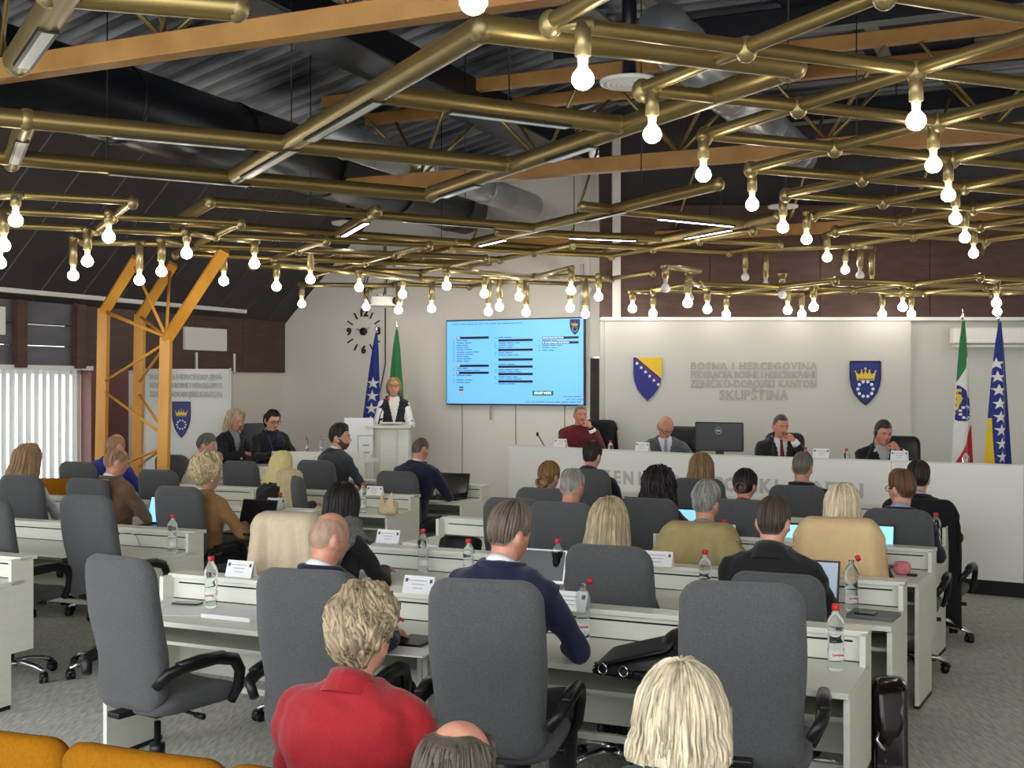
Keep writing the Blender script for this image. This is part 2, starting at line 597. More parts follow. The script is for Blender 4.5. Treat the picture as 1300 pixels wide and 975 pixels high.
# round ceiling diffusers
dif = MB()
for i in range(5):
    r = .20 - i * .038
    dif.lathe([(r, .035 - i * .006), (r - .006, .012 - i * .004), (r - .030, .010 - i * .004), (r - .034, .03 - i * .006)], 28)
dme = dif.mesh('diffuser', PLASTW)
for (px, py, z, s, lab) in ((799, 109, 4.0, 1.05, 'round white air diffuser with rings behind the brightest hanging bulb'),
                            (445, 286, 3.9, 1.2, 'round white air diffuser above the slotted tubes near the clock'),
                            (994, 265, 3.9, .85, 'round white air diffuser over the brass lattice near the lit tubes'),
                            (612, 344, 3.62, .5, 'small round white downlight before the big screen'),
                            (756, 347, 3.62, .75, 'round white downlight over the dark doorway')):
    t = thing('ceiling_diffuser', lab, 'air diffuser', PZ(px, py, z))
    o = link('ring_plate', dme, t); o.scale = (s, s, 1)
    m = MB(); m.tube((0, 0, .02), (0, 0, (5.0 if px > 500 else 4.7) - z), .05 * s, n=10); m.build('drop_pipe', DUCTB, t)

# ------------------------------------------------------------------ brass lattice and lamps
ZL = 3.55
tube_me = MB().tube((0, 0, 0), (0, 0, 1), 1.0, n=12, caps=False).mesh('tube', BRASS)
tube_pale = MB().tube((0, 0, 0), (0, 0, 1), 1.0, n=12, caps=False).mesh('tube', BRASSL)
knob_me = MB().ball((0, 0, 0), (1, 1, 1.1), 10, 8).mesh('node_cap', BRASSL)


def tube_obj(p, q, r, parent, name='tube', me=tube_me):
    p, q = Vector(p), Vector(q)
    o = link(name, me, parent, p)
    dv = q - p
    o.rotation_mode = 'QUATERNION'
    o.rotation_quaternion = Vector((0, 0, 1)).rotation_difference(dv)
    o.scale = (r, r, dv.length)
    return o


def lat_nodes(j0, j1, bmin, bmax, ok):
    N = {}
    for j in range(j0, j1 + 1):
        a = -2.03 + .71 * j
        base = 4.92 + .76 * j
        for k in range(-30, 31):
            b = base + 1.32 * k
            if bmin <= b <= bmax and ok(a, b):
                N[(j, k)] = (a, b)
    return N


def lattice(label, N, z, r, step=.0):
    t = thing('brass_lattice', label, 'ceiling lattice')
    for (j, k), (a, b) in N.items():
        p = AB(a, b, z)
        for q in ((j + 1, k), (j + 1, k - 1)):
            if q in N:
                tube_obj(p, AB(*N[q], z), r, t)
        o = link('node_cap', knob_me, t, (p.x, p.y, z - .01)); o.scale = (r * 1.5, r * 1.5, r * 1.6)
    return t


NU = lat_nodes(-1, 5, 3.6, 14.9, lambda a, b: a > -2.5 and a < 3.1 and AB(a, b).y < 14.5)
lattice('square brass tube lattice with hanging bulbs over the platform side', NU, ZL, .038)
ZLEFT = 3.30
NL = lat_nodes(-10, -5, 5.6, 12.9, lambda a, b: -8.9 < a < -5.3 and (b > 9.2 or a < -6.1))
lattice('square brass tube lattice over the window side of the hall', NL, ZLEFT, .030)
NB = lat_nodes(-9, -1, 11.9, 14.2, lambda a, b: True)
lattice('square brass tube lattice before the screen wall and clock', NB, 3.50, .032)
NS = lat_nodes(-9, -3, 12.7, 14.4, lambda a, b: True)
lattice('low brass tube lattice directly before the big screen and clock', NS, 3.22, .027)
ZLOW = 3.02
NLOW = lat_nodes(-3, 6, 12.6, 16.0, lambda a, b: AB(a, b).y < 14.55 and b > 12.6)
lattice('low brass tube lattice before the brown fascia of the platform wall', NLOW, ZLOW, .030)

# big slotted tube lamps: brass tubes carrying a fluorescent trough
big = thing('slotted_tube_lattice', 'large brass tubes with fluorescent slots zigzagging under the open roof', 'ceiling lattice')
TUBES = [  # ends in picture order, radius, slots (from, to, lit)
    ((22, 78), (92, -25), .072, [(.12, .62, 0)]),
    ((300, 222), (612, 36), .066, [(.06, .34, 0), (.42, .70, 0)]),
    ((548, 246), (1000, 88), .066, [(.05, .2, 0), (.45, .58, 0)]),
    ((602, 308), (912, 234), .054, [(.03, .17, 1), (.55, .7, 0)]),
    ((222, 284), (267, 256), .060, []),
    ((15, 206), (34, 152), .066, [(.2, .75, 0)]),
    ((424, 300), (478, 268), .060, [(.25, .8, 1)]),
    ((769, 317), (985, 275), .050, [(.52, .78, 1)]),
    ((612, 36), (1009, 84), .066, []),
    ((476, 118), (784, 158), .060, [(.28, .78, 0)]),
    ((-30, 146), (642, 209), .060, [(.22, .46, 0)]),
    ((-30, 196), (549, 248), .060, [(.25, .55, 0)]),
    ((266, 256), (680, 289), .046, [(.55, .85, 0)]),
    ((238, 283), (602, 309), .044, [(.4, .7, 0)]),
    ((632, 294), (850, 303), .042, [(.4, .80, 1)]),
    ((580, 307), (800, 322), .04, [(.25, .68, 1)]),
    ((740, 262), (985, 287), .050, [(.36, .76, 1)]),
    ((380, 320), (800, 345), .04, []),
    ((60, -10), (300, 10), .060, []),
]
for p, q, r, slots in TUBES:
    A, B = PZ(*p, ZL + .02), PZ(*q, ZL + .02)
    o = tube_obj(A, B, r, big)
    for s in (A, B):
        k = link('tube_end', knob_me, big, s); k.scale = (r * 1.02, r * 1.02, r)
    dv = B - A
    for f0, f1, on in slots:
        m = MB()
        L = dv.length * (f1 - f0)
        m.box((L / 2, 0, -r * .82), (L, r * 1.25, r * .5), 0)
        m.box((L / 2, 0, -r * 1.08), (L - .03, r * .75, r * .06), 1)
        c = m.build('lamp_slot', [TROUGH, TUBE_ON if on else TUBE_OFF], big, A + dv * f0, (0, 0, math.atan2(dv.y, dv.x)))
# hanging rods that carry the lattice
m = MB()
for a in (-6.2, -4.6, -3.0, -1.3, .1):
    for b in (6.6, 9.2, 11.8):
        p = AB(a, b); m.tube((p.x, p.y, ZL), (p.x, p.y, 5.2), .005, n=5)
m.build('hanger_rods', BLACKP, big)['kind'] = 'stuff'

# bulbs: brass drop tube, socket, globe
def bulb_mesh(mt):
    m = MB()
    m.lathe([(.0, -.047), (.020, -.043), (.036, -.031), (.046, -.012), (.047, .006), (.041, .026), (.029, .042), (.020, .054), (.018, .066)], 14)
    return m.mesh('globe', mt)


GLOBE, GLOBEOFF = bulb_mesh(BULB), bulb_mesh(BULBOFF)
sock_me = MB().lathe([(.019, .062), (.022, .066), (.026, .10), (.036, .108)], 12).mesh('socket', SOCKET)
UP = [(601, 2), (740, 101), (828, 171), (893, 222), (955, 260), (994, 289), (1024, 304), (1050, 327), (1073, 343),
      (1163, 154), (1185, 210), (1204, 248), (1213, 278), (1225, 302), (1236, 322), (1244, 351)]
LEFT = [(0, 334, 2.93), (5, 312, 3.02), (20, 280, 3.1), (93, 350, 2.93), (111, 332, 3.0), (138, 301, 3.09), (177, 356, 2.92), (205, 345, 2.98), (237, 322, 3.08), (284, 357, 2.98), (323, 335, 3.06), (394, 355, 3.05)]
LOWL = [(351, 364, 2.96), (383, 386, 2.95), (456, 365, 3.02), (511, 374, 3.0), (567, 363, 3.02), (615, 373, 2.99), (659, 377, 3.0), (725, 369, 2.95), (760, 377, 2.95),
        (465, 390, 2.95), (506, 394, 2.86), (548, 392, 2.86), (620, 396, 2.81), (634, 390, 2.84), (668, 397, 2.79), (724, 391, 2.82), (743, 399, 2.77),
        (803, 392, 2.80), (829, 398, 2.77), (873, 385, 2.77), (898, 393, 2.77), (922, 399, 2.76), (1000, 394, 2.76), (1018, 399, 2.76), (1033, 390, 2.77),
        (1120, 399, 2.76), (1146, 390, 2.77), (1157, 399, 2.76), (1265, 385, 2.77), (1266, 396, 2.77)]
OFF = [(946, 352, 3.2), (972, 363, 3.1), (1092, 350, 3.2), (1107, 361, 3.1), (845, 366, 2.93), (993, 374, 2.93), (875, 378, 2.88)]
def bulb(px, py, z, on, lab, grp, N, top):
    p = PZ(px, py, z)
    t = thing('hanging_bulb', lab, 'light bulb', p, 0, grp)
    link('globe', GLOBE if on else GLOBEOFF, t).scale = (1.08, 1.08, 1.0)
    link('socket', sock_me, t)
    L = top - z
    m = MB()
    m.tube((0, 0, .105), (0, 0, L - .02), .037, n=12)
    m.build('drop_tube', BRASSL, t)
    q = min((AB(*ab, top) for ab in N.values()), key=lambda v: (v.x - p.x) ** 2 + (v.y - p.y) ** 2)
    q = q - p
    h = Vector((q.x, q.y, 0))
    e = h.normalized() if h.length > .02 else Vector((CT, -ST, 0))
    m = MB(); m.tube(Vector((0, 0, L - .02)) - e * .05, Vector((h.x, h.y, L - .02)) if h.length > .06 else Vector((0, 0, L - .02)) + e * .05, .030, n=12)
    m.build('clamp', BRASSL, t)


ORD = ['first', 'second', 'third', 'fourth', 'fifth', 'sixth', 'seventh', 'eighth', 'ninth', 'tenth', 'eleventh', 'twelfth', 'thirteenth', 'fourteenth', 'fifteenth', 'sixteenth', 'seventeenth', 'eighteenth', 'nineteenth', 'twentieth']
for i, (px, py) in enumerate(UP[:9]):
    bulb(px, py, 3.28, True, ('lit round bulb at the very top edge beside the big tube joint', 'big lit bulb hanging before the white air diffuser')[i] if i < 2 else 'lit bulb, %s along the row running from the diffuser to the platform' % ORD[i - 1],
         'lit bulbs in the row from the diffuser', NU, ZL)
for i, (px, py) in enumerate(UP[9:]):
    bulb(px, py, 3.28, True, 'biggest lit bulb of the steep row above the flags' if i == 0 else 'lit bulb, %s downward in the steep row above the flags' % ORD[i], 'lit bulbs in the steep row above the flags', NU, ZL)
for i, (px, py, z) in enumerate(LEFT):
    bulb(px, py, z, True, 'lit bulb on the window side lattice, %s from the frame edge' % ORD[i], 'lit bulbs under the window side lattice', NL if px < 340 else NB, ZLEFT if px < 340 else 3.5)
LOWL.sort()
k = [0, 0]
for px, py, z in LOWL:
    right = px > 780
    k[right] += 1
    bulb(px, py, z, True, ('lit low bulb before the brown fascia, %s counting away from the screen' if right else 'lit low bulb before the white screen wall, %s counting from the window side') % ORD[k[right] - 1],
         'lit bulbs before the brown fascia' if right else 'lit bulbs before the screen wall', NLOW if right else NS, ZLOW if right else 3.22)
OFF.sort()
for i, (px, py, z) in enumerate(OFF):
    bulb(px, py, z, False, 'unlit white bulb before the fascia, %s counting away from the screen' % ORD[i], 'unlit bulbs near the fascia', NU if z > 2.94 else NLOW, 3.55 if z > 2.94 else ZLOW + .16)

# ------------------------------------------------------------------ yellow lattice column
pc = P(175, 487, 13.0)
col = thing('lattice_column', 'yellow three-legged steel lattice column bending up to the roof', 'column', (pc.x, pc.y, 0))
U = Vector((CT, -ST, 0))
legs = []
for (px, py, d) in ((132, 392, 12.9), (178, 399, 13.5), (211, 428, 12.2)):
    t = P(px, py, d) - Vector((pc.x, pc.y, 0))
    base = Vector((t.x - .05, t.y, 0))
    hz = ZLEFT - .03 - t.z
    up = t + U * (.86 * hz) + Vector((0, 0, hz))
    m = MB()
    for a, b_ in ((base, t), (t - Vector((0, 0, .03)), up)):
        m.path([a, b_], .074, 4, 0, None, True, 1.0, Vector((1, 1, 0)) if a is base else None, smooth=False)
    m.build('leg', YELLOW, col)
    legs.append((base, t, up))


def brace(i, pi, j, pj, r=.016):
    def at(k, py):
        bse, t, up = legs[k]
        z = HC - (py - CY) / F * (pc.y + t.y)
        f = min(1, max(0, z / t.z))
        return bse + (t - bse) * f
    m = MB(); m.tube(at(i, pi), at(j, pj), r, n=8); m.build('brace', YELLOW, col)


for i, pi, j, pj in ((0, 394, 2, 424), (0, 396, 2, 427), (2, 435, 0, 486), (0, 495, 2, 553), (2, 568, 0, 600), (1, 402, 2, 424), (2, 438, 1, 485), (1, 500, 2, 548), (2, 568, 1, 592)):
    brace(i, pi, j, pj)
for k in (0, 1):
    m = MB(); m.tube(legs[2][1], legs[k][1] + (legs[k][2] - legs[k][1]) * .9, .016, n=8); m.build('brace', YELLOW, col)
# ------------------------------------------------------------------ office chairs
CHW, CHT = .47, 1.15


def back_bend(x, z):
    return -.16 - .10 * max(0, z - .5) ** 1.2 + .03 * math.exp(-((z - .68) / .14) ** 2) + .25 * x * x


def chair_meshes(fab, leather=False, w=CHW):
    out = rrect(w - .03, .68, .085, 6, 0, .81, w - .03)
    o2 = []
    for x, z in out:                               # waist the sides a little
        o2.append((x * (1 - .03 * math.exp(-((z - .62) / .1) ** 2) + .035 * math.exp(-((z - .88) / .14) ** 2)), z))
    D = {}
    D['backrest'] = MB().pillow(o2, .11, 7, 0, None, 3.2, back_bend).mesh('backrest', fab)
    so = rrect(.49, .48, .10, 6)
    D['seat'] = MB().pillow(so, .11, 6, 0, Matrix.Translation((0, .07, .48)) @ Matrix.Rotation(R(-90), 4, 'X'), 3.0, lambda x, z: -.02 * (abs(x) / .25) ** 2).mesh('seat', fab)
    for s in (-1, 1):
        m = MB()
        m.path([(s * .235, -.20, .60), (s * .275, -.17, .655), (s * .285, -.08, .675), (s * .285, .10, .68), (s * .283, .20, .655), (s * .28, .235, .60), (s * .27, .235, .52), (s * .24, .22, .455)],
               [.020, .023, .025, .025, .024, .022, .021, .018], 10, 0, None, True, 1.25, (1, 0, 0))
        m.path([(s * .284, -.12, .69), (s * .286, .0, .70), (s * .286, .13, .697)], [.022, .027, .022], 10, 0, None, True, .55, (1, 0, 0))
        D['arm%d' % s] = m.mesh('armrest', BLACKP)
    m = MB()
    m.box((0, .04, .415), (.20, .26, .04), bev=.01); m.box((0, -.12, .43), (.08, .24, .025), bev=.006);
    m.tube((.02, .05, .41), (.23, .05, .40), .008, n=6); m.tube((.20, .05, .40), (.25, .05, .40), .014, n=8)
    D['mech'] = m.mesh('tilt_mechanism', BLACKP)
    D['lift'] = MB().lathe([(.026, .10), (.026, .25), (.034, .25), (.034, .30), (.015, .30), (.015, .40)], 14).mesh('gas_lift', BLACKP)
    D['hub'] = MB().lathe([(.045, .075), (.05, .10), (.04, .125), (.028, .13)], 14).mesh('base_hub', CHROME)
    m = MB(); m.path([(.03, 0, .105), (.12, 0, .115), (.22, 0, .10), (.29, 0, .072)], [.022, .021, .018, .014], 8, 0, None, True, 1.2, (0, 0, 1))
    D['spoke'] = m.mesh('base_leg', CHROME)
    m = MB()
    for s in (-1, 1):
        m.tube((0, s * .006, .028), (0, s * .026, .028), .028, n=14)
    m.path([(-.024, 0, .045), (-.01, 0, .063), (.015, 0, .06), (.028, 0, .04)], .012, 6, 0, None, True, 2.2, (0, 0, 1))
    m.tube((0, 0, .05), (0, 0, .085), .006, n=6)
    D['caster'] = m.mesh('caster', BLACKP)
    return D


CH_GREY = chair_meshes(GREYF)
CH_BLACK = chair_meshes(LEATHER)
rc = random.Random(11)


def chair(px, py, d, label, yaw=0.0, D=CH_GREY, grp='grey office chairs at the desks', base=0.0, row=ROW):
    """px, py: middle of the top edge of the backrest in the photograph, d its distance"""
    top = P(px, py, d)
    rz = row + R(yaw)
    yb = back_bend(0, CHT)
    loc = (top.x + math.sin(rz) * yb, top.y - math.cos(rz) * yb, base)
    t = thing('office_chair', label, 'chair', loc, rz, grp)
    dz = max(-.13, min(.13, top.z - base - CHT))
    for k, n in (('backrest', 'backrest'), ('seat', 'seat'), ('arm-1', 'armrest'), ('arm1', 'armrest'), ('mech', 'tilt_mechanism'), ('lift', 'gas_lift')):
        link(n, D[k], t, (0, 0, dz if k != 'lift' else 0))
        if k == 'lift' and dz > 0:
            t.children[-1].scale.z = 1 + dz / .4
    h = link('base_hub', D['hub'], t)
    a0 = rc.uniform(0, 72)
    for i in range(5):
        a = R(a0 + 72 * i)
        sp = link('base_leg', D['spoke'], t, (0, 0, 0), (0, 0, a))
        link('caster', D['caster'], sp, (.285, 0, 0), (0, 0, rc.uniform(-1.5, 1.5)))
    t['seat_z'] = .535 + dz
    del t['seat_z']
    return t, loc, rz, dz


CHAIRS = {}
for key, px, py, d, yaw, lab in [
    ('r1a', 148, 705, 5.15, -10, 'empty grey office chair standing free at the aisle with its seat showing'),
    ('r1b', 386, 722, 4.86, 9, 'grey office chair behind the red-jacketed spectator, bald man seated in it'),
    ('r1c', 615, 735, 4.36, 11, 'grey office chair of the man in the bright navy suit, nearest middle'),
    ('r1d', 941, 738, 4.18, 10, 'empty grey office chair in front of the black bag, behind the blonde spectator'),
    ('r2b', 771, 692, 5.65, 0, 'grey office chair of the long-haired blonde woman in the second desk row'),
    ('r2c', 985, 727, 5.45, 0, 'low grey office chair of the man in the black roll-collar jacket'),
    ('r2a', 368, 661, 6.6, 6, 'grey office chair hidden under a pale beige coat'),
    ('r3b', 712, 637, 7.5, 0, 'grey office chair of the white-haired man before the blue laptop'),
    ('r3a', 650, 632, 8.0, 0, 'grey office chair partly behind the head of the navy-suited man'),
    ('r3c', 888, 673, 6.95, 0, 'grey office chair hidden under the khaki coat'),
    ('r3d', 1065, 668, 6.6, 3, 'grey office chair hidden under the smooth sand coat'),
    ('r4b', 821, 632, 8.3, 0, 'grey office chair of the woman with big dark curls'),
    ('r4a', 688, 619, 8.85, 0, 'grey office chair of the woman with a low light brown bun'),
    ('r4c', 942, 634, 8.05, 0, 'grey office chair of the woman with a dark bun and red collar'),
    ('r4d', 1139, 646, 7.7, 0, 'grey office chair of the brown-haired man in glasses'),
    ('r5a', 742, 595, 9.85, 0, 'grey office chair of the dark-haired man before the platform desk letters'),
    ('r5b', 886, 607, 9.6, 0, 'grey office chair of the woman with streaked hair before the platform'),
    ('r5c', 1011, 616, 9.2, 0, 'grey office chair of the short grey-haired man nearest the platform'),
    ('r5d', 1174, 652, 8.75, -6, 'grey office chair at the aisle end of the foremost desk row'),
    ('l3a', 25, 603, 9.8, 4, 'grey office chair of the woman before the bright blind'),
    ('l3b', 109, 607, 9.66, 0, 'grey office chair of the man in the brown jacket'),
    ('l3c', 225, 617, 8.95, 0, 'grey office chair of the curly woman in the camel jumper'),
    ('l2b', 108, 628, 7.7, 0, 'empty grey office chair straight behind the brown-jacketed man'),
    ('l2a', -22, 631, 7.5, 0, 'empty grey office chair cut by the edge at the window side'),
    ('l4a', 97, 586, 11.3, 0, 'grey office chair of the man in royal blue'),
    ('l4b', 199, 596, 10.7, 0, 'empty grey office chair in front of the inner column leg'),
    ('l5a', 217, 577, 12.6, 0, 'grey office chair behind the yellow column, next to the grey-haired man'),
    ('l5b', 304, 585, 12.2, 0, 'empty grey office chair before the platform blonde'),
    ('l5c', 400, 584, 11.9, 0, 'grey office chair of the bearded man looking aside'),
    ('l4c', 372, 603, 10.7, -38, 'grey office chair turned sideways under the headscarf shawl'),
    ('l4d', 503, 598, 11.2, 0, 'grey office chair of the man in dark navy by the open laptop'),
]:
    CHAIRS[key] = chair(px, py, d, lab, yaw)
for key, px, py, d, yaw, lab in [
    ('s1', 276, 540, 14.9, -150, 'grey chair of the blonde woman on the platform'),
    ('s2', 327, 537, 14.9, -150, 'grey chair of the dark-haired woman on the platform'),
]:
    CHAIRS[key] = chair(px, py, d, lab, yaw + 24.3, base=DAIS, grp='grey chairs on the platform')
for key, px, py, d, yaw, lab in [
    ('p1', 760, 538, 14.35, 165, 'black leather chair of the man in the dark red jumper'),
    ('p2', 868, 541, 13.5, 170, 'black leather chair of the bent man in glasses'),
    ('p3', 997, 549, 12.75, 172, 'black leather chair of the man with a dark red tie'),
    ('p4', 1141, 553, 12.25, 176, 'black leather chair of the man by the flags resting his chin'),
]:
    CHAIRS[key] = chair(px, py, d, lab, yaw, CH_BLACK, 'black chairs at the platform desk', DAIS)


# ------------------------------------------------------------------ desks
def desk(L, label, loc, rz, grp='white desks of the hall'):
    """front edge on y=0, rear .62; loc is the middle of the front edge on the floor"""
    t = thing('desk', label, 'desk', loc, rz, grp)
    m = MB(); m.box((0, .275, .7375), (L, .55, .025), bev=.002); m.build('desktop', WHITE, t)
    m = MB(); m.box((0, .545, .805), (L - .05, .02, .11)); m.build('hutch_panel', WHITE, t)
    m = MB(); m.box((0, .533, .838), (L - .13, .006, .007)); m.box((0, .533, .7525), (L - .06, .006, .004)); m.build('shadow_gap', DARKGAP, t)
    m = MB(); m.box((0, .585, .873), (L, .13, .024), bev=.002); m.build('ledge', WHITE, t)
    m = MB(); m.box((0, .60, .60), (L - .05, .02, .52)); m.build('modesty_panel', WHITE2, t)
    m = MB(); m.box((0, .36, .595), (L - .06, .34, .018)); m.build('shelf', WHITE2, t)
    m = MB(); m.box((0, .335, .36), (L - .06, .03, .03)); m.build('stretcher', WHITE2, t)
    for s in (-1, 1):
        m = MB()
        m.box((s * (L / 2 - .0125), .24, .3725), (.025, .42, .705), bev=.002)
        m.box((s * (L / 2 - .0125), .535, .60), (.025, .17, .555), bev=.002)
        e = m.build('end_panel', WHITE, t)
        m = MB(); m.box((s * (L / 2 - .0125), .24, .012), (.03, .40, .024)); m.build('foot', BLACKP, e)
    return t


DESKS = []


def desk_row(a0, b0, a1, b1, n, labels):
    """n desks between the hall points (a0, b0) and (a1, b1) of the front edge"""
    p, q = AB(a0, b0), AB(a1, b1)
    L = (q - p).length / n
    rz = math.atan2(q.y - p.y, q.x - p.x)
    for i in range(n):
        c = p + (q - p) * ((i + .5) / n)
        DESKS.append(desk(L - .004, labels[i], c, rz))


desk_row(-4.38, 4.60, -.675, 4.589, 2, ['white desk with phone, papers and bottle in the nearest row', 'white desk with the black bag at the aisle end of the nearest row'])
desk_row(-4.30, 6.00, -.675, 5.937, 2, ['white desk behind the bald man in the second row', 'white desk with the notebook at the aisle end of the second row'])
desk_row(-4.33, 7.62, -.68, 7.30, 2, ['white desk with the black leather bag in the third row', 'white desk with the pink sponge at the aisle end of the third row'])
desk_row(-4.25, 8.98, -.70, 8.62, 2, ['white desk before the woman with the low bun', 'white desk at the aisle end in front of the glasses man'])
desk_row(-3.80, 10.25, -.85, 9.98, 2, ['white desk closest to the lettered platform front', 'white desk end showing beside the dark-suited man at the aisle'])
desk_row(-9.2, 4.68, -5.57, 4.70, 2, ['white desk outside the frame beside the window', 'white desk whose end panel stands at the lower window side corner'])
desk_row(-9.1, 6.10, -5.43, 6.11, 2, ['white desk behind the empty chairs by the window', 'white desk with a bottle whose end panel faces the middle aisle'])
desk_row(-9.0, 7.66, -5.45, 7.62, 2, ['white desk of the window woman and brown-jacketed man', 'white desk of the curly woman with the dark laptop'])
desk_row(-8.95, 9.13, -5.35, 9.12, 2, ['white desk of the man in royal blue', 'white desk with the small cream bag'])
desk_row(-8.7, 10.45, -5.23, 10.36, 2, ['white desk of the grey-haired man near the column', 'white desk with the big open laptop below the lectern'])

# ------------------------------------------------------------------ platform desk
PF = [Vector((-.047, 14.13, 0)), Vector((1.974, 12.18, 0)), Vector((4.57, 10.55, 0)), Vector((6.9, 9.30, 0))]
PH = 1.185
pd = thing('platform_desk', 'long white curved platform desk with grey lettering on its front', 'desk', (0, 0, 0))


def seg_frame(i):
    p, q = PF[i], PF[i + 1]
    u = (q - p).normalized()
    return p, q, u, Vector((-u.y, u.x, 0))


def front_at(px):
    """point of the platform desk front that the sight line of column px meets"""
    r = (px - CX) / F
    for i in range(3):
        p, q = PF[i], PF[i + 1]
        dv = q - p
        k = (r * p.y - p.x) / (dv.x - r * dv.y)
        if -.02 <= k <= 1.0 or i == 2:
            return p + dv * k, i
    return None


cuts = [[0, 1], [0, .62, 1], [0, .55, 1]]
PFM = mat('platform_front_laminate', (242, 242, 236), 0.4)
for i in range(3):
    p, q, u, nrm = seg_frame(i)
    rz = math.atan2(u.y, u.x)
    Lg = (q - p).length
    for c0, c1 in zip(cuts[i][:-1], cuts[i][1:]):
        m = MB(); L = (c1 - c0) * Lg - .006
        m.box((L / 2, .0125, .14 + (PH - .14) / 2), (L, .025, PH - .14), bev=.002)
        m.build('front_panel', PFM, pd, p + u * (c0 * Lg + .003), (0, 0, rz))
    m = MB(); m.box((Lg / 2, .38, 1.045), (Lg, .72, .03), bev=.003); m.build('worktop', WHITE, pd, p, (0, 0, rz))
    m = MB(); m.box((Lg / 2, .07, .075), (Lg, .05, .15)); m.build('kickboard', KICK, pd, p, (0, 0, rz))
    m = MB(); m.box((Lg / 2, .03, PH + .006), (Lg, .06, .012)); m.build('cap_strip', WHITE, pd, p, (0, 0, rz))
m = MB(); m.box((.012, .38, .66), (.025, .74, 1.05)); i0 = seg_frame(0); m.build('end_panel', PFM, pd, PF[0], (0, 0, math.atan2(i0[2].y, i0[2].x)))
for k, ch in enumerate('ZENIČKO-DOBOJSKI KANTON'):
    if ch == ' ':
        continue
    px = 769 + k * 14.45
    c, i = front_at(px)
    u = seg_frame(i)[2]
    put_text(ch, .19, mat('platform_lettering', (196, 196, 190), .5), pd, (c.x + u.y * .004, c.y - u.x * .004, .89), (R(90), 0, math.atan2(u.y, u.x)), .002, bold=.008)

# ------------------------------------------------------------------ secretaries' desk and lectern
sd = thing('platform_side_desk', 'white side desk on the platform with two women behind it', 'desk', (0, 0, 0))
p, q = P(345, 571, 13.7), P(462, 569, 13.5)
p.z = q.z = 0
m = MB(); L = (q - p).length
m.box((L / 2, .012, DAIS + .42), (L, .024, .84), bev=.002); m.box((L / 2, .3, DAIS + .72), (L, .58, .03)); m.box((.012, .3, DAIS + .36), (.024, .58, .72))
m.build('front_panel', WHITE, sd, p, (0, 0, math.atan2(q.y - p.y, q.x - p.x)))
p2 = P(320, 585, 13.7); p2.z = 0
m = MB(); m.box((0, .3, DAIS + .66), (.75, .9, .03), bev=.002); m.box((0, -.12, DAIS + .33), (.72, .03, .64)); m.build('side_wing', WHITE, sd, p2, (0, 0, R(-18)))

LEC = P(482, 487, 14.75); LEC.z = DAIS
le = thing('lectern', 'white speaker lectern with a tall glossy board and a faint emblem', 'lectern', LEC)
ACR = mat('milky_acrylic', (236, 238, 238), 0.18, spec=.6)
m = MB(); m.box((.11, .2, .55), (.50, .40, 1.07), bev=.004); m.build('body', WHITE, le)
m = MB(); m.box((.11, .19, 1.09), (.56, .46, .03), M=Matrix.Rotation(R(4), 4, 'X'), bev=.004); m.build('sloped_top', WHITE, le)
m = MB(); m.box((.0, -.006, .55), (.02, .012, 1.0)); m.box((.22, -.006, .55), (.008, .012, 1.0)); m.build('front_joint', WHITE2, le)
m = MB(); m.box((-.25, -.08, .60), (.36, .02, 1.20), bev=.003); m.build('glossy_board', ACR, le)
m = MB()
shield = [(-.5, .6), (.5, .6), (.5, .1), (.38, -.25), (.18, -.48), (0, -.6), (-.18, -.48), (-.38, -.25), (-.5, .1)]
pts = [Vector((-.16 + .2 * x, -.095, .80 + .3 * z)) for x, z in shield]
for a_, b_ in zip(pts, pts[1:] + pts[:1]):
    m.tube(a_, b_, .004, n=5)
for k in range(3):
    m.box((-.16, -.095, .68 + .09 * k), (.08, .004, .02))
m.build('emblem_outline', LETTER, le)
m = MB(); m.path([(-.03, .12, 1.10), (.0, .08, 1.24), (.06, .03, 1.36), (.10, .02, 1.41)], [.012, .006, .006, .006], 8); g = m.build('microphone_stem', BLACKP, le)
m = MB(); m.ball((.103, .016, 1.43), (.018, .018, .026), 10, 8); m.build('red_ring', REDCAP, g)
m = MB(); m.box((.15, .12, 1.128), (.24, .19, .006), M=Matrix.Rotation(R(3), 4, 'X')); o = m.build('speech_papers', PAPER, None, LEC)
tag(o, 'white sheets of paper lying on the sloped lectern top', 'paper')

# ------------------------------------------------------------------ coats of arms, lettering, clock, screen, flags
SHIELD = [(-.5, .58), (.5, .58), (.5, .12), (.46, -.08), (.36, -.28), (.2, -.45), (0, -.6), (-.2, -.45), (-.36, -.28), (-.46, -.08), (-.5, .12)]


def crown(m, cx, cz, s, y0, y1, mi):
    m.prism([(cx + s * x, cz + s * z) for x, z in ((-.30, -.18), (.30, -.18), (.36, .13), (.22, .02), (.14, .16), (.06, .02), (0, .2), (-.06, .02), (-.14, .16), (-.22, .02), (-.36, .13))], y0, y1, mi)
    for x, z, r in ((-.36, .15, .035), (-.14, .18, .03), (0, .24, .05), (.14, .18, .03), (.36, .15, .035)):
        m.ball((cx + s * x, (y0 + y1) / 2, cz + s * z), (r * s, abs(y1 - y0) * .55, r * s), 8, 6, mi)


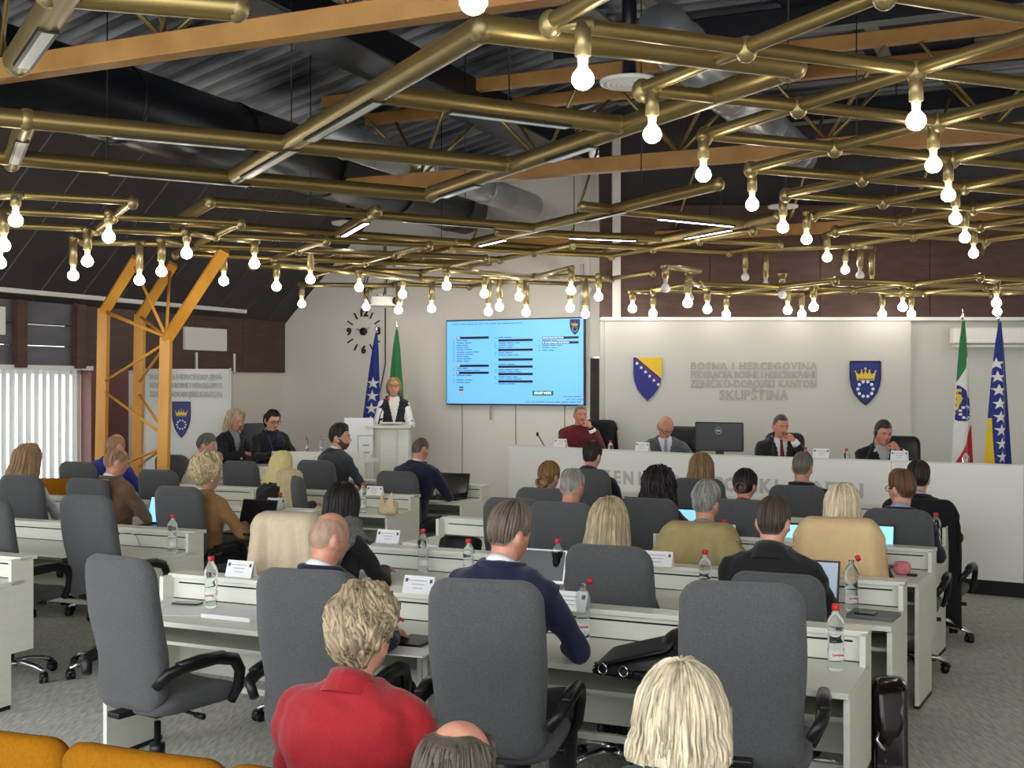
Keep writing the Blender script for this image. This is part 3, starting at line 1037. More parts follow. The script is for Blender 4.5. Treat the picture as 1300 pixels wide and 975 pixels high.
def canton_arms(parent, loc, w, h, rz=0.0, th=.02):
    o = link('shield', None, parent, loc, (0, 0, rz)) if False else None
    m = MB(); m.prism([(x * w, z * h) for x, z in SHIELD], -th, 0); a = m.build('shield_field', BLUEARMS, parent, loc, (0, 0, rz))
    m = MB()
    ol = [Vector((x * w, -th - .001, z * h)) for x, z in SHIELD]
    for p_, q_ in zip(ol, ol[1:] + ol[:1]):
        m.tube(p_, q_, w * .022, n=5)
    m.build('shield_rim', mat('shield_rim', (40, 34, 40), .4), a)
    m = MB(); crown(m, 0, .20 * h, w * .92, -th - .012, -th, 0); m.build('crown', YELARMS, a)
    m = MB(); m.box((0, -th - .013, .20 * h - w * .12), (w * .5, .004, w * .03)); m.build('crown_band', BLUEARMS, a)
    m = MB()
    for k in range(10):
        an = 2 * math.pi * k / 10
        m.ball((w * .25 * math.cos(an), -th - .004, -.17 * h + w * .25 * math.sin(an)), (w * .055, .008, w * .055), 8, 6)
    m.build('star_ring', WHTARMS, a)
    return a


def star(cx, cz, r, ph=90):
    return [(cx + (r if k % 2 == 0 else r * .4) * math.cos(R(ph + 36 * k)), cz + (r if k % 2 == 0 else r * .4) * math.sin(R(ph + 36 * k))) for k in range(10)]


YW = 14.60
c = P(1098, 486, YW); c.y = YW
t = thing('coat_of_arms', 'blue canton coat of arms with crown and ring on the platform wall', 'coat of arms', c)
canton_arms(t, (0, 0, 0), .375, .455)
c = P(822, 481, YW); c.y = YW
t = thing('coat_of_arms', 'blue and yellow shield with a row of white stars on the platform wall', 'coat of arms', c)
w, h = .35, .455
BIHB = mat('flag_blue', (44, 48, 132), 0.6); BIHY = mat('flag_yellow', (228, 190, 44), 0.6); FWHITE = mat('flag_white', (236, 236, 236), 0.7)
m = MB(); m.prism([(x * w, z * h) for x, z in SHIELD], -.02, 0); a = m.build('shield_field', BIHB, t)
m = MB(); m.prism([(-.40 * w, .58 * h), (.5 * w, -.0 * h), (.5 * w, .58 * h)][::1], -.026, -.02); m.build('yellow_triangle', BIHY, a)
m = MB(); m.prism([(-.5 * w, .58 * h), (-.38 * w, .58 * h), (.47 * w, -.02 * h), (.44 * w, -.14 * h), (-.5 * w, .50 * h)][::-1], -.0235, -.02); m.build('edge_band', mat('flag_violet', (70, 52, 120), .6), a)
m = MB()
for k in range(6):
    m.prism(star(w * (-.38 + .15 * k), h * (.42 - .115 * k), w * .075), -.028, -.0235)
m.build('stars', FWHITE, a)

t = thing('wall_lettering', 'grey raised lettering on the white platform wall', 'lettering', (P(957, 0, YW).x, YW, 0))
for body, py, size, sp, wd in (('BOSNA I HERCEGOVINA', 465, .122, 1.22, 1.56), ('FEDERACIJA BOSNE I HERCEGOVINE', 476, .118, .95, 1.56), ('ZENIČKO-DOBOJSKI KANTON', 487.5, .125, 1.1, 1.56), ('SKUPŠTINA', 502, .17, 1.1, .86)):
    put_text(body, size, LETTER, t, (0, 0, P(0, py, YW).z), (R(90), 0, 0), .006, space=sp, bold=.0045, width=wd)

# curved stand-up banner with the same text
bc = P(236, 487, 14.0); bc.z = 0
bn = thing('stand_up_banner', 'curved white stand-up banner with lettering and coat of arms behind the column', 'banner', bc, R(6))
BANW = mat('banner_film', (214, 216, 212), 0.35)
pts = []
for j in range(2):
    for i in range(13):
        x = -.5 + i / 12
        pts.append((x, .5 * x * x, .02 + j * 2.08))
m = MB(); m.grid(pts, 13, 2)
m.tube((-.5, .125, 0), (-.5, .125, 2.11), .012, n=8, mi=0); m.tube((.5, .125, 0), (.5, .125, 2.11), .012, n=8, mi=0)
m.build('banner_sheet', BANW, bn)
m = MB(); m.box((0, .08, .015), (1.0, .2, .03), bev=.005); m.build('banner_foot', SILVER, bn)
for body, z, size, wd in (('BOSNA I HERCEGOVINA', 2.00, .085, .84), ('FEDERACIJA BOSNE I HERCEGOVINE', 1.90, .08, .84), ('ZENIČKO-DOBOJSKI KANTON', 1.795, .09, .84)):
    put_text(body, size, mat('banner_grey_print', (178, 180, 174), .5), bn, (0, -.012, z), (R(90), 0, 0), .006, bold=.002, width=wd)
canton_arms(bn, (-.05, -.004, 1.50), .205, .36, 0, .01)

# wall clock
r_ = (462 - CX) / F
d_ = (BB - .02) / (CT + ST * r_)
cl = thing('wall_clock', 'large wall clock of separate black numerals and strokes around a black disc', 'clock', P(462, 421, d_), ROW)
INKB = mat('clock_black', (22, 22, 24), .4)
m = MB(); m.lathe([(.0, .0), (.055, .0), (.055, .03), (.05, .035), (0, .035)], 20, M=Matrix.Rotation(R(90), 4, 'X')); m.build('hub_disc', INKB, cl)
for k in range(12):
    an = R(90 - 30 * k)
    if k % 3 == 0:
        put_text({0: '12', 3: '3', 6: '6', 9: '9'}[k], .15, INKB, cl, (.245 * math.cos(an), -.01, .265 * math.sin(an)), (R(90), 0, 0), .008, bold=.004, name='numeral')
    else:
        m = MB(); m.box((0, 0, 0), (.10, .015, .016)); m.build('stroke', INKB, cl, (.26 * math.cos(an), -.01, .26 * math.sin(an)), (0, -an, 0))
for L, an, wd in ((.13, 25, .008), (.10, 155, .010)):
    m = MB(); m.box((L / 2, 0, 0), (L, .004, wd)); m.build('hand', INKB, cl, (0, -.04, 0), (0, -R(an), 0))
m = MB(); pz = P(489, 400, d_ - .15); m.path([(pz.x, pz.y, 3.0), (pz.x + .0, pz.y, 2.2), (pz.x - .10, pz.y, 1.7), (pz.x - .22, pz.y, .3)], .008, 6)
o = m.build('hanging_cable', BLACKP); tag(o, 'thin black cable hanging down the wall past the clock', 'cable')

# big screen
r0, r1 = (561 - CX) / F, (742.5 - CX) / F
tv_w, tv_h = 2.04, 1.165
r_ = (651 - CX) / F
d_ = (BB - .11) / (CT + ST * r_)
tvc = P(651.5, 459.5, d_)
tv = thing('wall_screen', 'large flat screen with a pale blue list page on the white wall', 'screen', tvc, ROW - R(0))
SCRB = mat('screen_blue', (112, 186, 250), .4, emit=.36)
SCRD = mat('screen_navy', (14, 22, 60), .4)
SCRT = mat('screen_text', (62, 96, 140), .4)
SCRG = mat('screen_green', (24, 120, 84), .4, emit=.12)
SCRR = mat('screen_red', (160, 44, 50), .4, emit=.1)
SCRO = mat('screen_orange', (226, 176, 130), .4, emit=.2)
SCRW = mat('screen_white', (235, 245, 255), .4, emit=.7)
m = MB(); m.box((0, .04, 0), (tv_w, .06, tv_h), bev=.008); m.build('casing', CHARBEZ, tv)
m = MB(); m.box((0, .008, 0), (tv_w - .03, .006, tv_h - .035)); sc = m.build('display', SCRB, tv)


def sx(x): return (x / 1000 - .5) * (tv_w - .03)          # screen page coordinates 0..1000 x 0..590


def sz(y): return (.5 - y / 590) * (tv_h - .035)


bars = [(75, 120, 318, ), (75, 320, 318), (75, 370, 318), (390, 142, 642), (390, 210, 642), (390, 278, 642), (390, 328, 642), (390, 380, 642), (390, 432, 642), (710, 130, 968), (710, 164, 968)]
for x0, y, x1 in bars:
    m = MB()
    m.box(((sx(x0) + sx(x1)) / 2, .003, sz(y)), (sx(x1) - sx(x0), .004, .031))
    m.build('list_bar', SCRD, sc)
m = MB()
m.box((sx(12), .003, sz(576)), (.02, .004, .008))
m.build('page_mark', SCRD, sc)
for txt, x, y in (('SDA', 78, 120), ('SDP', 78, 320), ('DF', 78, 370), ('SAMOSTALNI ZASTUPNIK', 714, 130), ('KLUB NEZAVISNIH ZASTUPNIKA', 714, 164)):
    put_text(txt, .026, SCRW, sc, (sx(x), .0, sz(y)), (R(90), 0, 0), .0015, 'LEFT')
m = MB()
rs = random.Random(2)
for x, ys in ((75, [140, 156, 172, 188, 204, 222, 238, 254, 270, 286, 338, 352, 388, 420, 438]), (390, [122, 160, 176, 192, 230, 246, 312, 350, 364, 400, 414, 448]), (710, [148, 182, 198, 216])):
    for y in ys:
        xx = x
        for k in range(rs.choice((2, 2, 3))):
            L = rs.uniform(30, 62)
            m.box((sx(xx + L / 2), .004, sz(y)), (sx(L) - sx(0), .003, .009)); xx += L + 8
        m.box((sx(x - 22), .004, sz(y)), (.016, .003, .009))
for x0, x1, y in ((45, 280, 22), (290, 525, 22), (860, 965, 536), (880, 968, 556), (590, 985, 588 - 14)):
    xx = x0
    while xx < x1:
        L = rs.uniform(24, 60); m.box((sx(xx + L / 2), .004, sz(y)), (sx(L) - sx(0), .003, .008)); xx += L + 7
m.build('page_text', SCRT, sc)
for mt, y in ((SCRG, 474), (SCRR, 493), (SCRO, 511)):
    m = MB(); m.box((sx(110), .003, sz(y)), (.066, .004, .022)); m.build('colour_key', mt, sc)
m = MB(); m.box((sx(715), .003, sz(514)), (.30, .005, .062), bev=.002); bt = m.build('button', SCRG, sc)
put_text('START VOTE', .042, SCRW, sc, (sx(715), -.001, sz(514)), (R(90), 0, 0), .0015, bold=.001)
canton_arms(sc, (sx(942), .004, sz(58)), .135, .17, 0, .003)
m = MB()
m.box((-.35, .03, -tv_h / 2 - .10), (.02, .02, .2)); m.box((.95, .03, -.2), (.03, .02, .34)); m.build('wall_bracket', SILVER, tv)

# projector hanging from the lattice
pj = thing('ceiling_projector', 'white ceiling projector with loose cables above the clock', 'projector', P(489, 381, 15.6), R(15))
m = MB(); m.box((0, 0, -.02), (.42, .34, .13), bev=.02); m.build('housing', PLASTW, pj)
m = MB(); m.lathe([(.055, 0), (.055, .05), (.04, .06), (.03, .045)], 16, M=Matrix.Translation((.12, -.16, -.02)) @ Matrix.Rotation(R(90), 4, 'X')); m.build('lens', CHARBEZ, pj)
m = MB(); m.tube((0, 0, .04), (0, 0, .72), .022, n=10); m.box((0, 0, .06), (.22, .2, .02)); m.build('mount', SILVER, pj)
m = MB(); m.path([(-.2, 0, .4), (-.28, -.02, .1), (-.2, -.06, -.08), (-.05, -.1, .02), (.02, -.1, .3)], .008, 6); m.path([(-.05, 0, .6), (-.22, .0, .45), (-.3, 0, .15)], .006, 6); m.build('cables', BLACKP, pj)


# flags
def flag(name, label, loc, z0, z1, wt, wb, design, mats, folds=3.0, sh=0.0, depth=.05, rz=0.0, pole_top=.07):
    t = thing(name, label, 'flag', (loc[0], loc[1], loc[2]), rz)
    nu, nv = 73, 260
    pts = []
    for j in range(nv):
        s = j / (nv - 1)
        hw = wt + (wb - wt) * (s ** .75)
        for i in range(nu):
            u = -1 + 2 * i / (nu - 1)
            x = u * hw + sh * s
            y = -.03 - depth * min(1, s * 2.2 + .15) * (math.cos(u * folds + .6 * s) + .35 * math.sin(u * folds * 2.3 + 2 * s)) - .02 * (1 - u * u)
            pts.append((x, y, z1 + (z0 - z1) * s - .02 * u * u * (1 if s < .1 else 0)))
    m = MB(); m.grid(pts, nu, nv, 0, lambda u, v: design(u, v), flip=False)
    m.build('cloth', mats, t)
    m = MB(); m.tube((0, 0, 0), (0, 0, z1 + .03), .013, n=10); m.build('pole', mat('flag_pole', (190, 184, 170), .3, metal=.8), t)
    m = MB(); m.lathe([(.012, z1 + .02), (.022, z1 + .035), (.010, z1 + .05), (.016, z1 + pole_top * .8), (.008, z1 + pole_top), (0, z1 + pole_top + .06)], 10); m.build('finial', CHROME, t)
    m = MB(); m.lathe([(.17, 0), (.17, .02), (.05, .05), (.03, .10), (.016, .12)], 20); m.build('stand', CHROME, t)
    return t


def in_star(x, z, r):
    a = math.atan2(x, z)
    q = math.hypot(x, z)
    a = (a % (2 * math.pi / 5))
    a = min(a, 2 * math.pi / 5 - a)
    return q * (math.cos(a) + math.sin(a) * 3.078) < r


def bih_design(H, hw, x0=-.2, dx=.0, z00=.34, st=.068, n=9, yellow=True, r=.052):
    def f(u, v):
        x = (u * 2 - 1) * hw * (v ** .75 if v > 0 else 0)
        z = v * H
        for k in range(n):
            cz = H * (z00 + st * k)
            cx = hw * (x0 + dx * k)
            if in_star(x - cx, cz - z, r):
                return 1
        if yellow and v > .60 and u < .16 + (v - .6) * .55:
            return 2
        return 0
    return f


FBLUE = mat('flag_cloth_blue', (40, 52, 130), .75); FYEL = mat('flag_cloth_yellow', (232, 196, 42), .75); FWH = mat('flag_cloth_white', (232, 232, 228), .75)
FGRN = mat('flag_cloth_green', (52, 124, 72), .75); FRED = mat('flag_cloth_red', (190, 42, 48), .75)


def fed_design(u, v):
    W, H = .25 * max(.2, v) ** .75, 1.66
    if v < .22 or v < .386 - (.386 - .22) * u:
        return 0
    top = .405 + .11 * max(0, u - .1) ** 1.5
    if top < v < .63 - .05 * max(0, abs(u - .45) - .2) ** 2 * 4 and .02 < u < .97:
        for k in range(10):
            a = 2 * math.pi * k / 10 + .3
            if ((u - .64) * W - .064 * math.cos(a)) ** 2 + ((v - .575) * H - .064 * math.sin(a)) ** 2 < .0145 ** 2:
                return 1
        if .07 < u < .40 and .44 + .12 * u < v < .585 - .26 * u:
            return 3
        if u < .30 and .43 < v < .60 and (v * 26) % 1 < .6 and v < .60 - .3 * u:
            return 3
        return 2
    if v > .655 and u > .98 - (v - .655) * 3.6:
        return 4
    return 1


L1 = P(1222, 487, 12.3); L1.z = DAIS
flag('federation_flag', 'green, white and red flag with a crowned blue shield at the platform end', L1, .62, 2.28, .014, .125, fed_design, [FGRN, FWH, FBLUE, YELARMS, FRED], 2.6, -.01, .035)
L2 = P(1268, 487, 12.0); L2.z = DAIS
flag('state_flag', 'blue flag with white stars and yellow field at the platform end', L2, .62, 2.25, .012, .16, bih_design(1.63, .16, -.22, .05, .26, .083, 8, True, .066), [FBLUE, FWH, FYEL], 2.4, -.02, .035)
L3 = P(478, 487, 15.9); L3.z = DAIS
flag('state_flag', 'blue flag with large white stars behind the lectern below the clock', L3, .6, 2.32, .012, .15, bih_design(1.72, .15, .0, .0, .40, .10, 7, False, .085), [FBLUE, FWH, FYEL], 2.6, -.10, .04)
L4 = P(504, 487, 15.9); L4.z = DAIS
flag('federation_flag', 'green flag behind the woman at the lectern', L4, .6, 2.36, .014, .16, lambda u, v: 0 if v < .55 else (1 if v < .8 else 4), [FGRN, FWH, FBLUE, YELARMS, FRED], 2.6, -.03, .04)

# air conditioners on the fascia, projection screen case
def aircon(label, b, a, z, w):
    t = thing('air_conditioner', label, 'air conditioner', AB(a, b, z), ROW - R(90))
    m = MB()
    prof = [(0, -.15), (0, .15), (-.17, .15), (-.21, .11), (-.215, -.06), (-.17, -.15)]
    n = len(prof)
    m.add([(-w / 2, y, z_) for y, z_ in prof] + [(w / 2, y, z_) for y, z_ in prof], [tuple(range(n)), tuple(range(2 * n - 1, n - 1, -1))] + [(i, i + n, (i + 1) % n + n, (i + 1) % n) for i in range(n)], 0, False)
    m.build('casing', PLASTW, t)
    m = MB(); m.box((0, -.195, -.117), (w * .8, .012, .03), M=None); m.build('air_outlet', DARKGAP, t)
    m = MB(); m.box((0, -.218, .02), (w * .96, .004, .006)); m.build('front_seam', WHITE2, t)
    return t


def fb(px, a):                                   # hall b where column px meets the plane a
    r = (px - CX) / F
    d = -a / (ST - CT * r)
    return r * d * ST + d * CT


a_ = AL + .10
aircon('white air conditioner over the banner and column', fb(270, a_ + .1), a_, 2.52, .86)
aircon('white air conditioner cut by the frame over the blind', fb(0, a_ + .1) - .33, a_ + .05, 2.60, .9)
for b, lab in ((fb(252, a_), 'white angle bracket below the air conditioner, on the column side'), (fb(300, a_), 'white angle bracket below the air conditioner, on the clock side')):
    t = thing('wall_bracket', lab, 'bracket', AB(a_ - .02, b, 2.14), ROW - R(90), 'white brackets under the air conditioner')
    m = MB(); m.box((0, -.015, .07), (.035, .02, .26)); m.build('upright', PLASTW, t)
    m = MB(); m.add([(-.012, -.02, .12), (-.012, -.02, .04), (-.012, -.42, .10), (.012, -.02, .12), (.012, -.02, .04), (.012, -.42, .10)], [(0, 1, 2), (5, 4, 3), (0, 3, 4, 1), (1, 4, 5, 2), (2, 5, 3, 0)], 0, False); m.build('arm', PLASTW, t)
t = thing('wall_bracket', 'white shelf bracket above the blind', 'bracket', AB(a_ - .02, fb(12, a_), 2.18), ROW - R(90))
m = MB(); m.box((0, -.015, .07), (.035, .02, .2)); m.build('upright', PLASTW, t)
m = MB(); m.box((.12, -.20, .03), (1.0, .36, .02)); m.build('arm', PLASTW, t)
c = P(1262, 427, 14.62)
t = thing('projection_screen_case', 'long white roll-up screen case on the wall behind the flags', 'screen case', c)
m = MB(); m.box((.2, 0, .01), (1.45, .16, .20), bev=.02); m.build('case', PLASTW, t)
m = MB(); m.box((.2, -.04, -.125), (1.45, .12, .035), bev=.01); m.build('pull_bar', WHITE2, t)
m = MB(); m.box((-.5, -.085, -.10), (.16, .02, .02)); m.build('type_plate', LETTER, t)

# monitor and microphones on the platform desk
WT = 1.06
c = P(913, 560, 12.55)
mo = thing('desktop_monitor', 'black monitor seen from behind between the two seated men', 'monitor', (c.x, c.y, WT), R(-28))
m = MB(); m.box((0, 0, .30), (.53, .035, .31), bev=.012); m.build('back_shell', CHARBEZ, mo)
m = MB(); m.box((0, .02, .12), (.08, .03, .2)); m.box((0, .05, .008), (.24, .18, .016), bev=.006); m.build('stand', BLACKP, mo)
m = MB()
rg = [Vector((.0 + .035 * math.cos(R(20 * k)), -.020, .365 + .035 * math.sin(R(20 * k)))) for k in range(19)]
m.path(rg, .0035, 6); lg = m.build('ring_logo', SILVER, mo)
put_text('DELL', .022, SILVER, lg, (0, -.0195, .365), (R(90), 0, 0), .001, bold=.0006)
m = MB(); m.box((0, -.02, .17), (.1, .01, .03)); m.build('port_cover', BLACKP, mo)


def gooseneck(label, base, pts, red=False):
    t = thing('gooseneck_microphone', label, 'microphone', base)
    m = MB(); m.lathe([(.05, 0), (.05, .02), (.015, .03)], 14); m.build('foot', BLACKP, t)
    m = MB(); m.path(pts, .0065, 7); m.build('stem', BLACKP, t)
    m = MB(); e = Vector(pts[-1]); m.ball(e, (.016, .016, .026), 10, 8); m.build('capsule', BLACKP, t)
    if red:
        m = MB(); m.ball(e - Vector((0, 0, .03)), (.014, .014, .010), 10, 6); m.build('red_ring', REDCAP, t)


c = P(699, 567, 13.9); gooseneck('black gooseneck microphone leaning over the empty end of the platform desk', (c.x, c.y, WT), [(0, 0, .02), (-.08, 0, .14), (-.155, 0, .27)])
c = P(979, 575, 11.85); gooseneck('gooseneck microphone with red ring before the man with the dark red tie', (c.x, c.y, WT), [(0, 0, .02), (.01, -.02, .16), (.02, -.02, .36)], True)
c = P(1097, 580, 11.45); gooseneck('black gooseneck microphone crossing the face of the man by the flags', (c.x, c.y, WT), [(0, 0, .02), (.03, 0, .15), (.09, 0, .30), (.115, 0, .385)])

# ------------------------------------------------------------------ small things on the desks
PETW = mat('bottle_label', (240, 240, 242), .4, alpha=.55)


def bottle_mesh():
    m = MB()
    m.lathe([(.0, .006), (.026, .0), (.033, .008), (.034, .02), (.031, .035), (.034, .05), (.034, .085), (.030, .10), (.033, .115), (.033, .14), (.029, .155),
             (.034, .170), (.035, .195), (.028, .220), (.016, .238), (.0135, .245), (.0135, .262), (.0, .262)], 16)
    return m.mesh('body', PET)


BOT = bottle_mesh()
CAP = MB().lathe([(.016, .246), (.0165, .250), (.0165, .266), (.0145, .270), (.0, .270)], 14).mesh('cap', REDCAP)
CAPO = MB().lathe([(.0, 0), (.0165, 0), (.0165, .016), (.0145, .02), (.0, .02)], 14, M=Matrix.Translation((.024, 0, .268)) @ Matrix.Rotation(R(68), 4, 'Y')).mesh('cap', REDCAP)
pts = []
for j in range(2):
    for i in range(9):
        a = R(-150 + 120 * i / 8)
        pts.append((.0352 * math.cos(a), .0352 * math.sin(a), .05 + .035 * j))
LAB = MB().grid(pts, 9, 2).mesh('label_film', PETW)


def bottle(px, py_top, label, z=.75, d=None, opened=False, near=False, s=1.0):
    if d is None:
        d = (HC - z - .27 * s) * F / (py_top - CY)
    c = P(px, 500, d)
    t = thing('water_bottle', label, 'bottle', (c.x, c.y, z), 0, 'plastic water bottles with red caps')
    t.scale = (s, s, s)
    link('body', BOT, t); link('cap', CAPO if opened else CAP, t)
    lb = link('label_film', LAB, t)
    if near:
        put_text('Laguna', .0165, REDINK, lb, (0, -.0362, .070), (R(90), 0, 0), .0004, bold=.0006)


for a_args in [
    (268, 706, 'water bottle beside the phone on the nearest desk', .75, None, False, True),
    (740, 738, 'water bottle with its red cap flipped open beside the navy suit sleeve', .75, None, True, True),
    (1061, 767, 'water bottle alone at the aisle end of the nearest desk', .75, None, False, True),
    (1081, 709, 'water bottle with flipped red cap beside the notebook', .75, None, True, True),
    (708, 684, 'water bottle behind the navy-suited man by the silver laptop', .75),
    (895, 698, 'water bottle before the khaki coat', .75),
    (537, 672, 'water bottle in front of the black leather bag, closed red cap', .75),
    (595, 684, 'water bottle by the ear of the navy-suited man', .75),
    (219, 653, 'water bottle at the middle aisle beside the camel jumper chair', .75),
    (461, 613, 'water bottle beside the cream bag', .75),
    (356, 625, 'water bottle behind the name card near the headscarf woman', .75),
    (1188, 651, 'water bottle at the aisle next to the dark-suited man', .75),
    (920, 660, 'water bottle just showing its cap by the khaki coat shoulder', .75),
    (775, 557, 'water bottle before the man in the dark red jumper', 1.06, 13.15, False, False, .86),
    (1023, 567, 'water bottle beside the man with the dark red tie', 1.06, 11.75, False, False, .86),
    (1075, 568, 'water bottle between two name cards on the platform desk', 1.06, 11.5, False, False, .86),
    (1226, 575, 'water bottle in front of the flag on the platform desk', 1.06, 10.95, False, False, .9),
    (389, 559, 'small water bottle before the dark-haired platform woman', 1.14, 13.75, False, False, .62),
    (408, 557, 'small water bottle at the end of the platform side desk', 1.14, 13.75, False, False, .62),
]:
    bottle(*a_args)

INKG = mat('card_print', (176, 178, 182), .7)


def card(px, py_base, d, label, w=.17, h=.085, z=.885, rz=ROW):
    c = P(px, 500, d)
    t = thing('name_card', label, 'name card', (c.x, c.y, z), rz, 'folded white name cards')
    m = MB()
    m.add([(-w / 2, -.03, 0), (w / 2, -.03, 0), (w / 2, 0, h), (-w / 2, 0, h), (-w / 2, .03, 0), (w / 2, .03, 0)], [(0, 1, 2, 3), (3, 2, 5, 4)], 0, False)
    b = m.build('folded_card', PAPER, t)
    m = MB()
    M_ = Matrix.Translation((0, -.0305, 0)) @ Matrix.Rotation(-math.atan2(.03, h), 4, 'X')
    for k, (x0, x1) in enumerate(((-.34, .26), (-.22, .2), (-.16, .16))):
        m.box((w * (x0 + x1) / 2, 0, h * (.78 - .22 * k)), (w * (x1 - x0), .0012, .0042), 0, M_)
    m.box((-w * .40, 0, h * .78), (.014, .0012, .018), 1, M_); m.box((w * .40, 0, h * .78), (.014, .0012, .018), 1, M_)
    m.build('print_lines', [INKG, mat('card_emblem', (70, 76, 96), .6)], b)


for a_args in [
    (306, 731, 6.36, 'name card beside the bottle on the nearest ledge'),
    (494, 689, 7.7, 'name card behind the dark-haired woman with the grey scarf'),
    (476, 628, 11.0, 'name card between bottle and cream bag'),
    (351, 645, 9.85, 'name card in front of the headscarf woman'),
    (836, 717, 6.72, 'name card next to the khaki coat'),
    (533, 752, 5.85, 'name card on the nearest ledge behind the curly spectator'),
    (724, 772, 5.42, 'name card on the nearest ledge beside the open-capped bottle'),
    (918, 680, 8.0, 'name card just behind the grey-haired khaki coat man'),
]:
    card(*a_args)
for px, d, lab in ((712, 13.55, 'name card before the man in the dark red jumper'), (816, 12.75, 'name card before the bent man in glasses'),
                   (1043, 11.52, 'name card between the two suited men of the platform'), (1142, 11.13, 'name card before the man by the flags')):
    card(px, 0, d, lab, .16, .095, PH + .012, R(-34))


def laptop(px, py_base, d, label, face, lid=.22, w=.33, rz=ROW, z=.75, tilt=18, body=None):
    c = P(px, 500, d)
    t = thing('laptop', label, 'laptop', (c.x, c.y, z), rz, 'laptops open on the desks')
    m = MB(); m.box((0, 0, .009), (w, .23, .016), bev=.004); m.build('base', body or CHARBEZ, t)
    M_ = Matrix.Translation((0, .115, .016)) @ Matrix.Rotation(R(-tilt), 4, 'X')
    m = MB(); m.box((0, .004, lid / 2), (w, .008, lid), 0, M_, bev=.003); l = m.build('lid', body or CHARBEZ, t)
    m = MB(); m.box((0, -.0012, lid / 2 + .004), (w - .022, .002, lid - .03), 0, M_); m.build('display', face, l)
    m = MB(); m.box((0, -.02, .0178), (w - .04, .10, .002)); m.build('keyboard', BLACKP, t)


S_BLUE = mat('laptop_light_blue', (140, 204, 240), .3, emit=.55)
S_WIN = mat('laptop_deep_blue', (30, 110, 220), .3, emit=.5)
S_OFF = mat('laptop_dark', (20, 22, 26), .12)
S_GREY = mat('laptop_grey_page', (170, 184, 200), .3, emit=.16)
for a_args in [
    (312, 667, 9.25, 'open laptop with black screen before the camel jumper woman', S_OFF, .245, .335),
    (566, 632, 12.0, 'open laptop with dark grey screen before the navy man below the lectern', S_OFF, .25, .36),
    (674, 718, 6.75, 'laptop with silver rim half behind the navy-suited man', S_OFF, .20, .31, ROW, .75, 18, SILVER),
    (752, 640, 8.75, 'laptop with deep blue desktop screen before the white-haired man', S_WIN, .19, .30),
    (872, 663, 7.75, 'laptop with pale blue screen beside the grey-haired khaki coat man', S_BLUE, .21, .32),
    (862, 641, 9.0, 'laptop with pale blue screen behind the dark curls woman', S_BLUE, .2, .32),
    (1000, 660, 7.85, 'laptop with pale blue screen beside the black jacket man head', S_BLUE, .22, .32),
    (1098, 704, 7.55, 'laptop with pale blue screen before the sand coat woman', S_BLUE, .25, .33),
    (1018, 762, 6.1, 'laptop with grey page before the black roll-collar man', S_GREY, .235, .33),
    (192, 657, 9.6, 'laptop with pale blue screen before the brown-jacketed man', S_BLUE, .235, .33),
]:
    laptop(*a_args)
laptop(372, 571, 13.9, 'laptop turned away before the dark-haired platform woman', S_OFF, .16, .24, R(150), DAIS + .735, 25)


def slab(name, label, cat, px, d, z, size, rz, m_, grp=None, extra=None):
    c = P(px, 500, d)
    t = MB(); t.box((0, 0, size[2] / 2), size, bev=min(.004, size[2] * .3))
    o = t.build(name, m_, None, (c.x, c.y, z), (0, 0, rz))
    tag(o, label, cat, grp)
    return o


slab('mobile_phone', 'black phone lying on papers beside the bottle', 'phone', 238, 6.28, .7515, (.15, .07, .009), ROW + R(12), S_OFF)
slab('paper_stack', 'loose white sheets beneath the black phone', 'paper', 226, 6.08, .75, (.32, .23, .0014), ROW + R(22), PAPER)
slab('paper_stack', 'thick stack of white paper behind the grey chair of the bald man', 'paper', 302, 5.95, .75, (.30, .21, .022), ROW, PAPER)
slab('mobile_phone', 'dark phone next to the black notebook by the curly spectator', 'phone', 508, 5.40, .75, (.07, .15, .010), ROW - R(40), S_OFF)
slab('notebook', 'black notebook on the nearest desk behind the curly spectator', 'notebook', 527, 5.35, .75, (.15, .2, .014), ROW, BLACKP)
slab('paper_stack', 'flat white papers before the black notebook', 'paper', 520, 5.15, .75, (.2, .16, .006), ROW + R(5), PAPER)
slab('card_holder', 'small dark card holder beside the big black bag', 'card holder', 770, 4.93, .75, (.09, .055, .008), ROW - R(14), BLACKP)
o = slab('notebook', 'dark grey notebook with a phone on it beside the flipped-cap bottle', 'notebook', 1109, 5.93, .75, (.23, .18, .022), ROW - R(6), mat('notebook_grey', (104, 106, 108), .5))
slab('mobile_phone', 'dark phone lying on the grey notebook', 'phone', 1099, 5.9, .7722, (.10, .07, .009), ROW - R(6), mat('phone_navy', (34, 40, 60), .25))
slab('usb_receiver', 'small black gadget beside the pink sponge', 'gadget', 1158, 7.2, .75, (.06, .04, .014), ROW, BLACKP)
c = P(1145, 500, 7.25)
m = MB(); m.pillow(rrect(.105, .085, .035, 5), .075, 6, 0, Matrix.Translation((0, 0, .042)), 2.4)
o = m.build('sponge', mat('pink_sponge', (232, 138, 146), .8, var=.12, vscale=(60, 60, 60), bump=.4), None, (c.x, c.y, .75), (0, 0, ROW)); tag(o, 'pink sponge on the aisle end desk', 'sponge')
for px, d, lab in ((327, 6.31, 'small red sticker on the hutch panel of the nearest desk'), (509, 5.6, 'small red sticker on the hutch panel behind the curly spectator')):
    c = P(px, 500, d)
    m = MB(); m.box((0, 0, 0), (.035, .002, .016), M=Matrix.Rotation(R(20), 4, 'Y')); o = m.build('sticker', REDINK, None, (c.x, c.y, .805), (0, 0, ROW)); tag(o, lab, 'sticker')
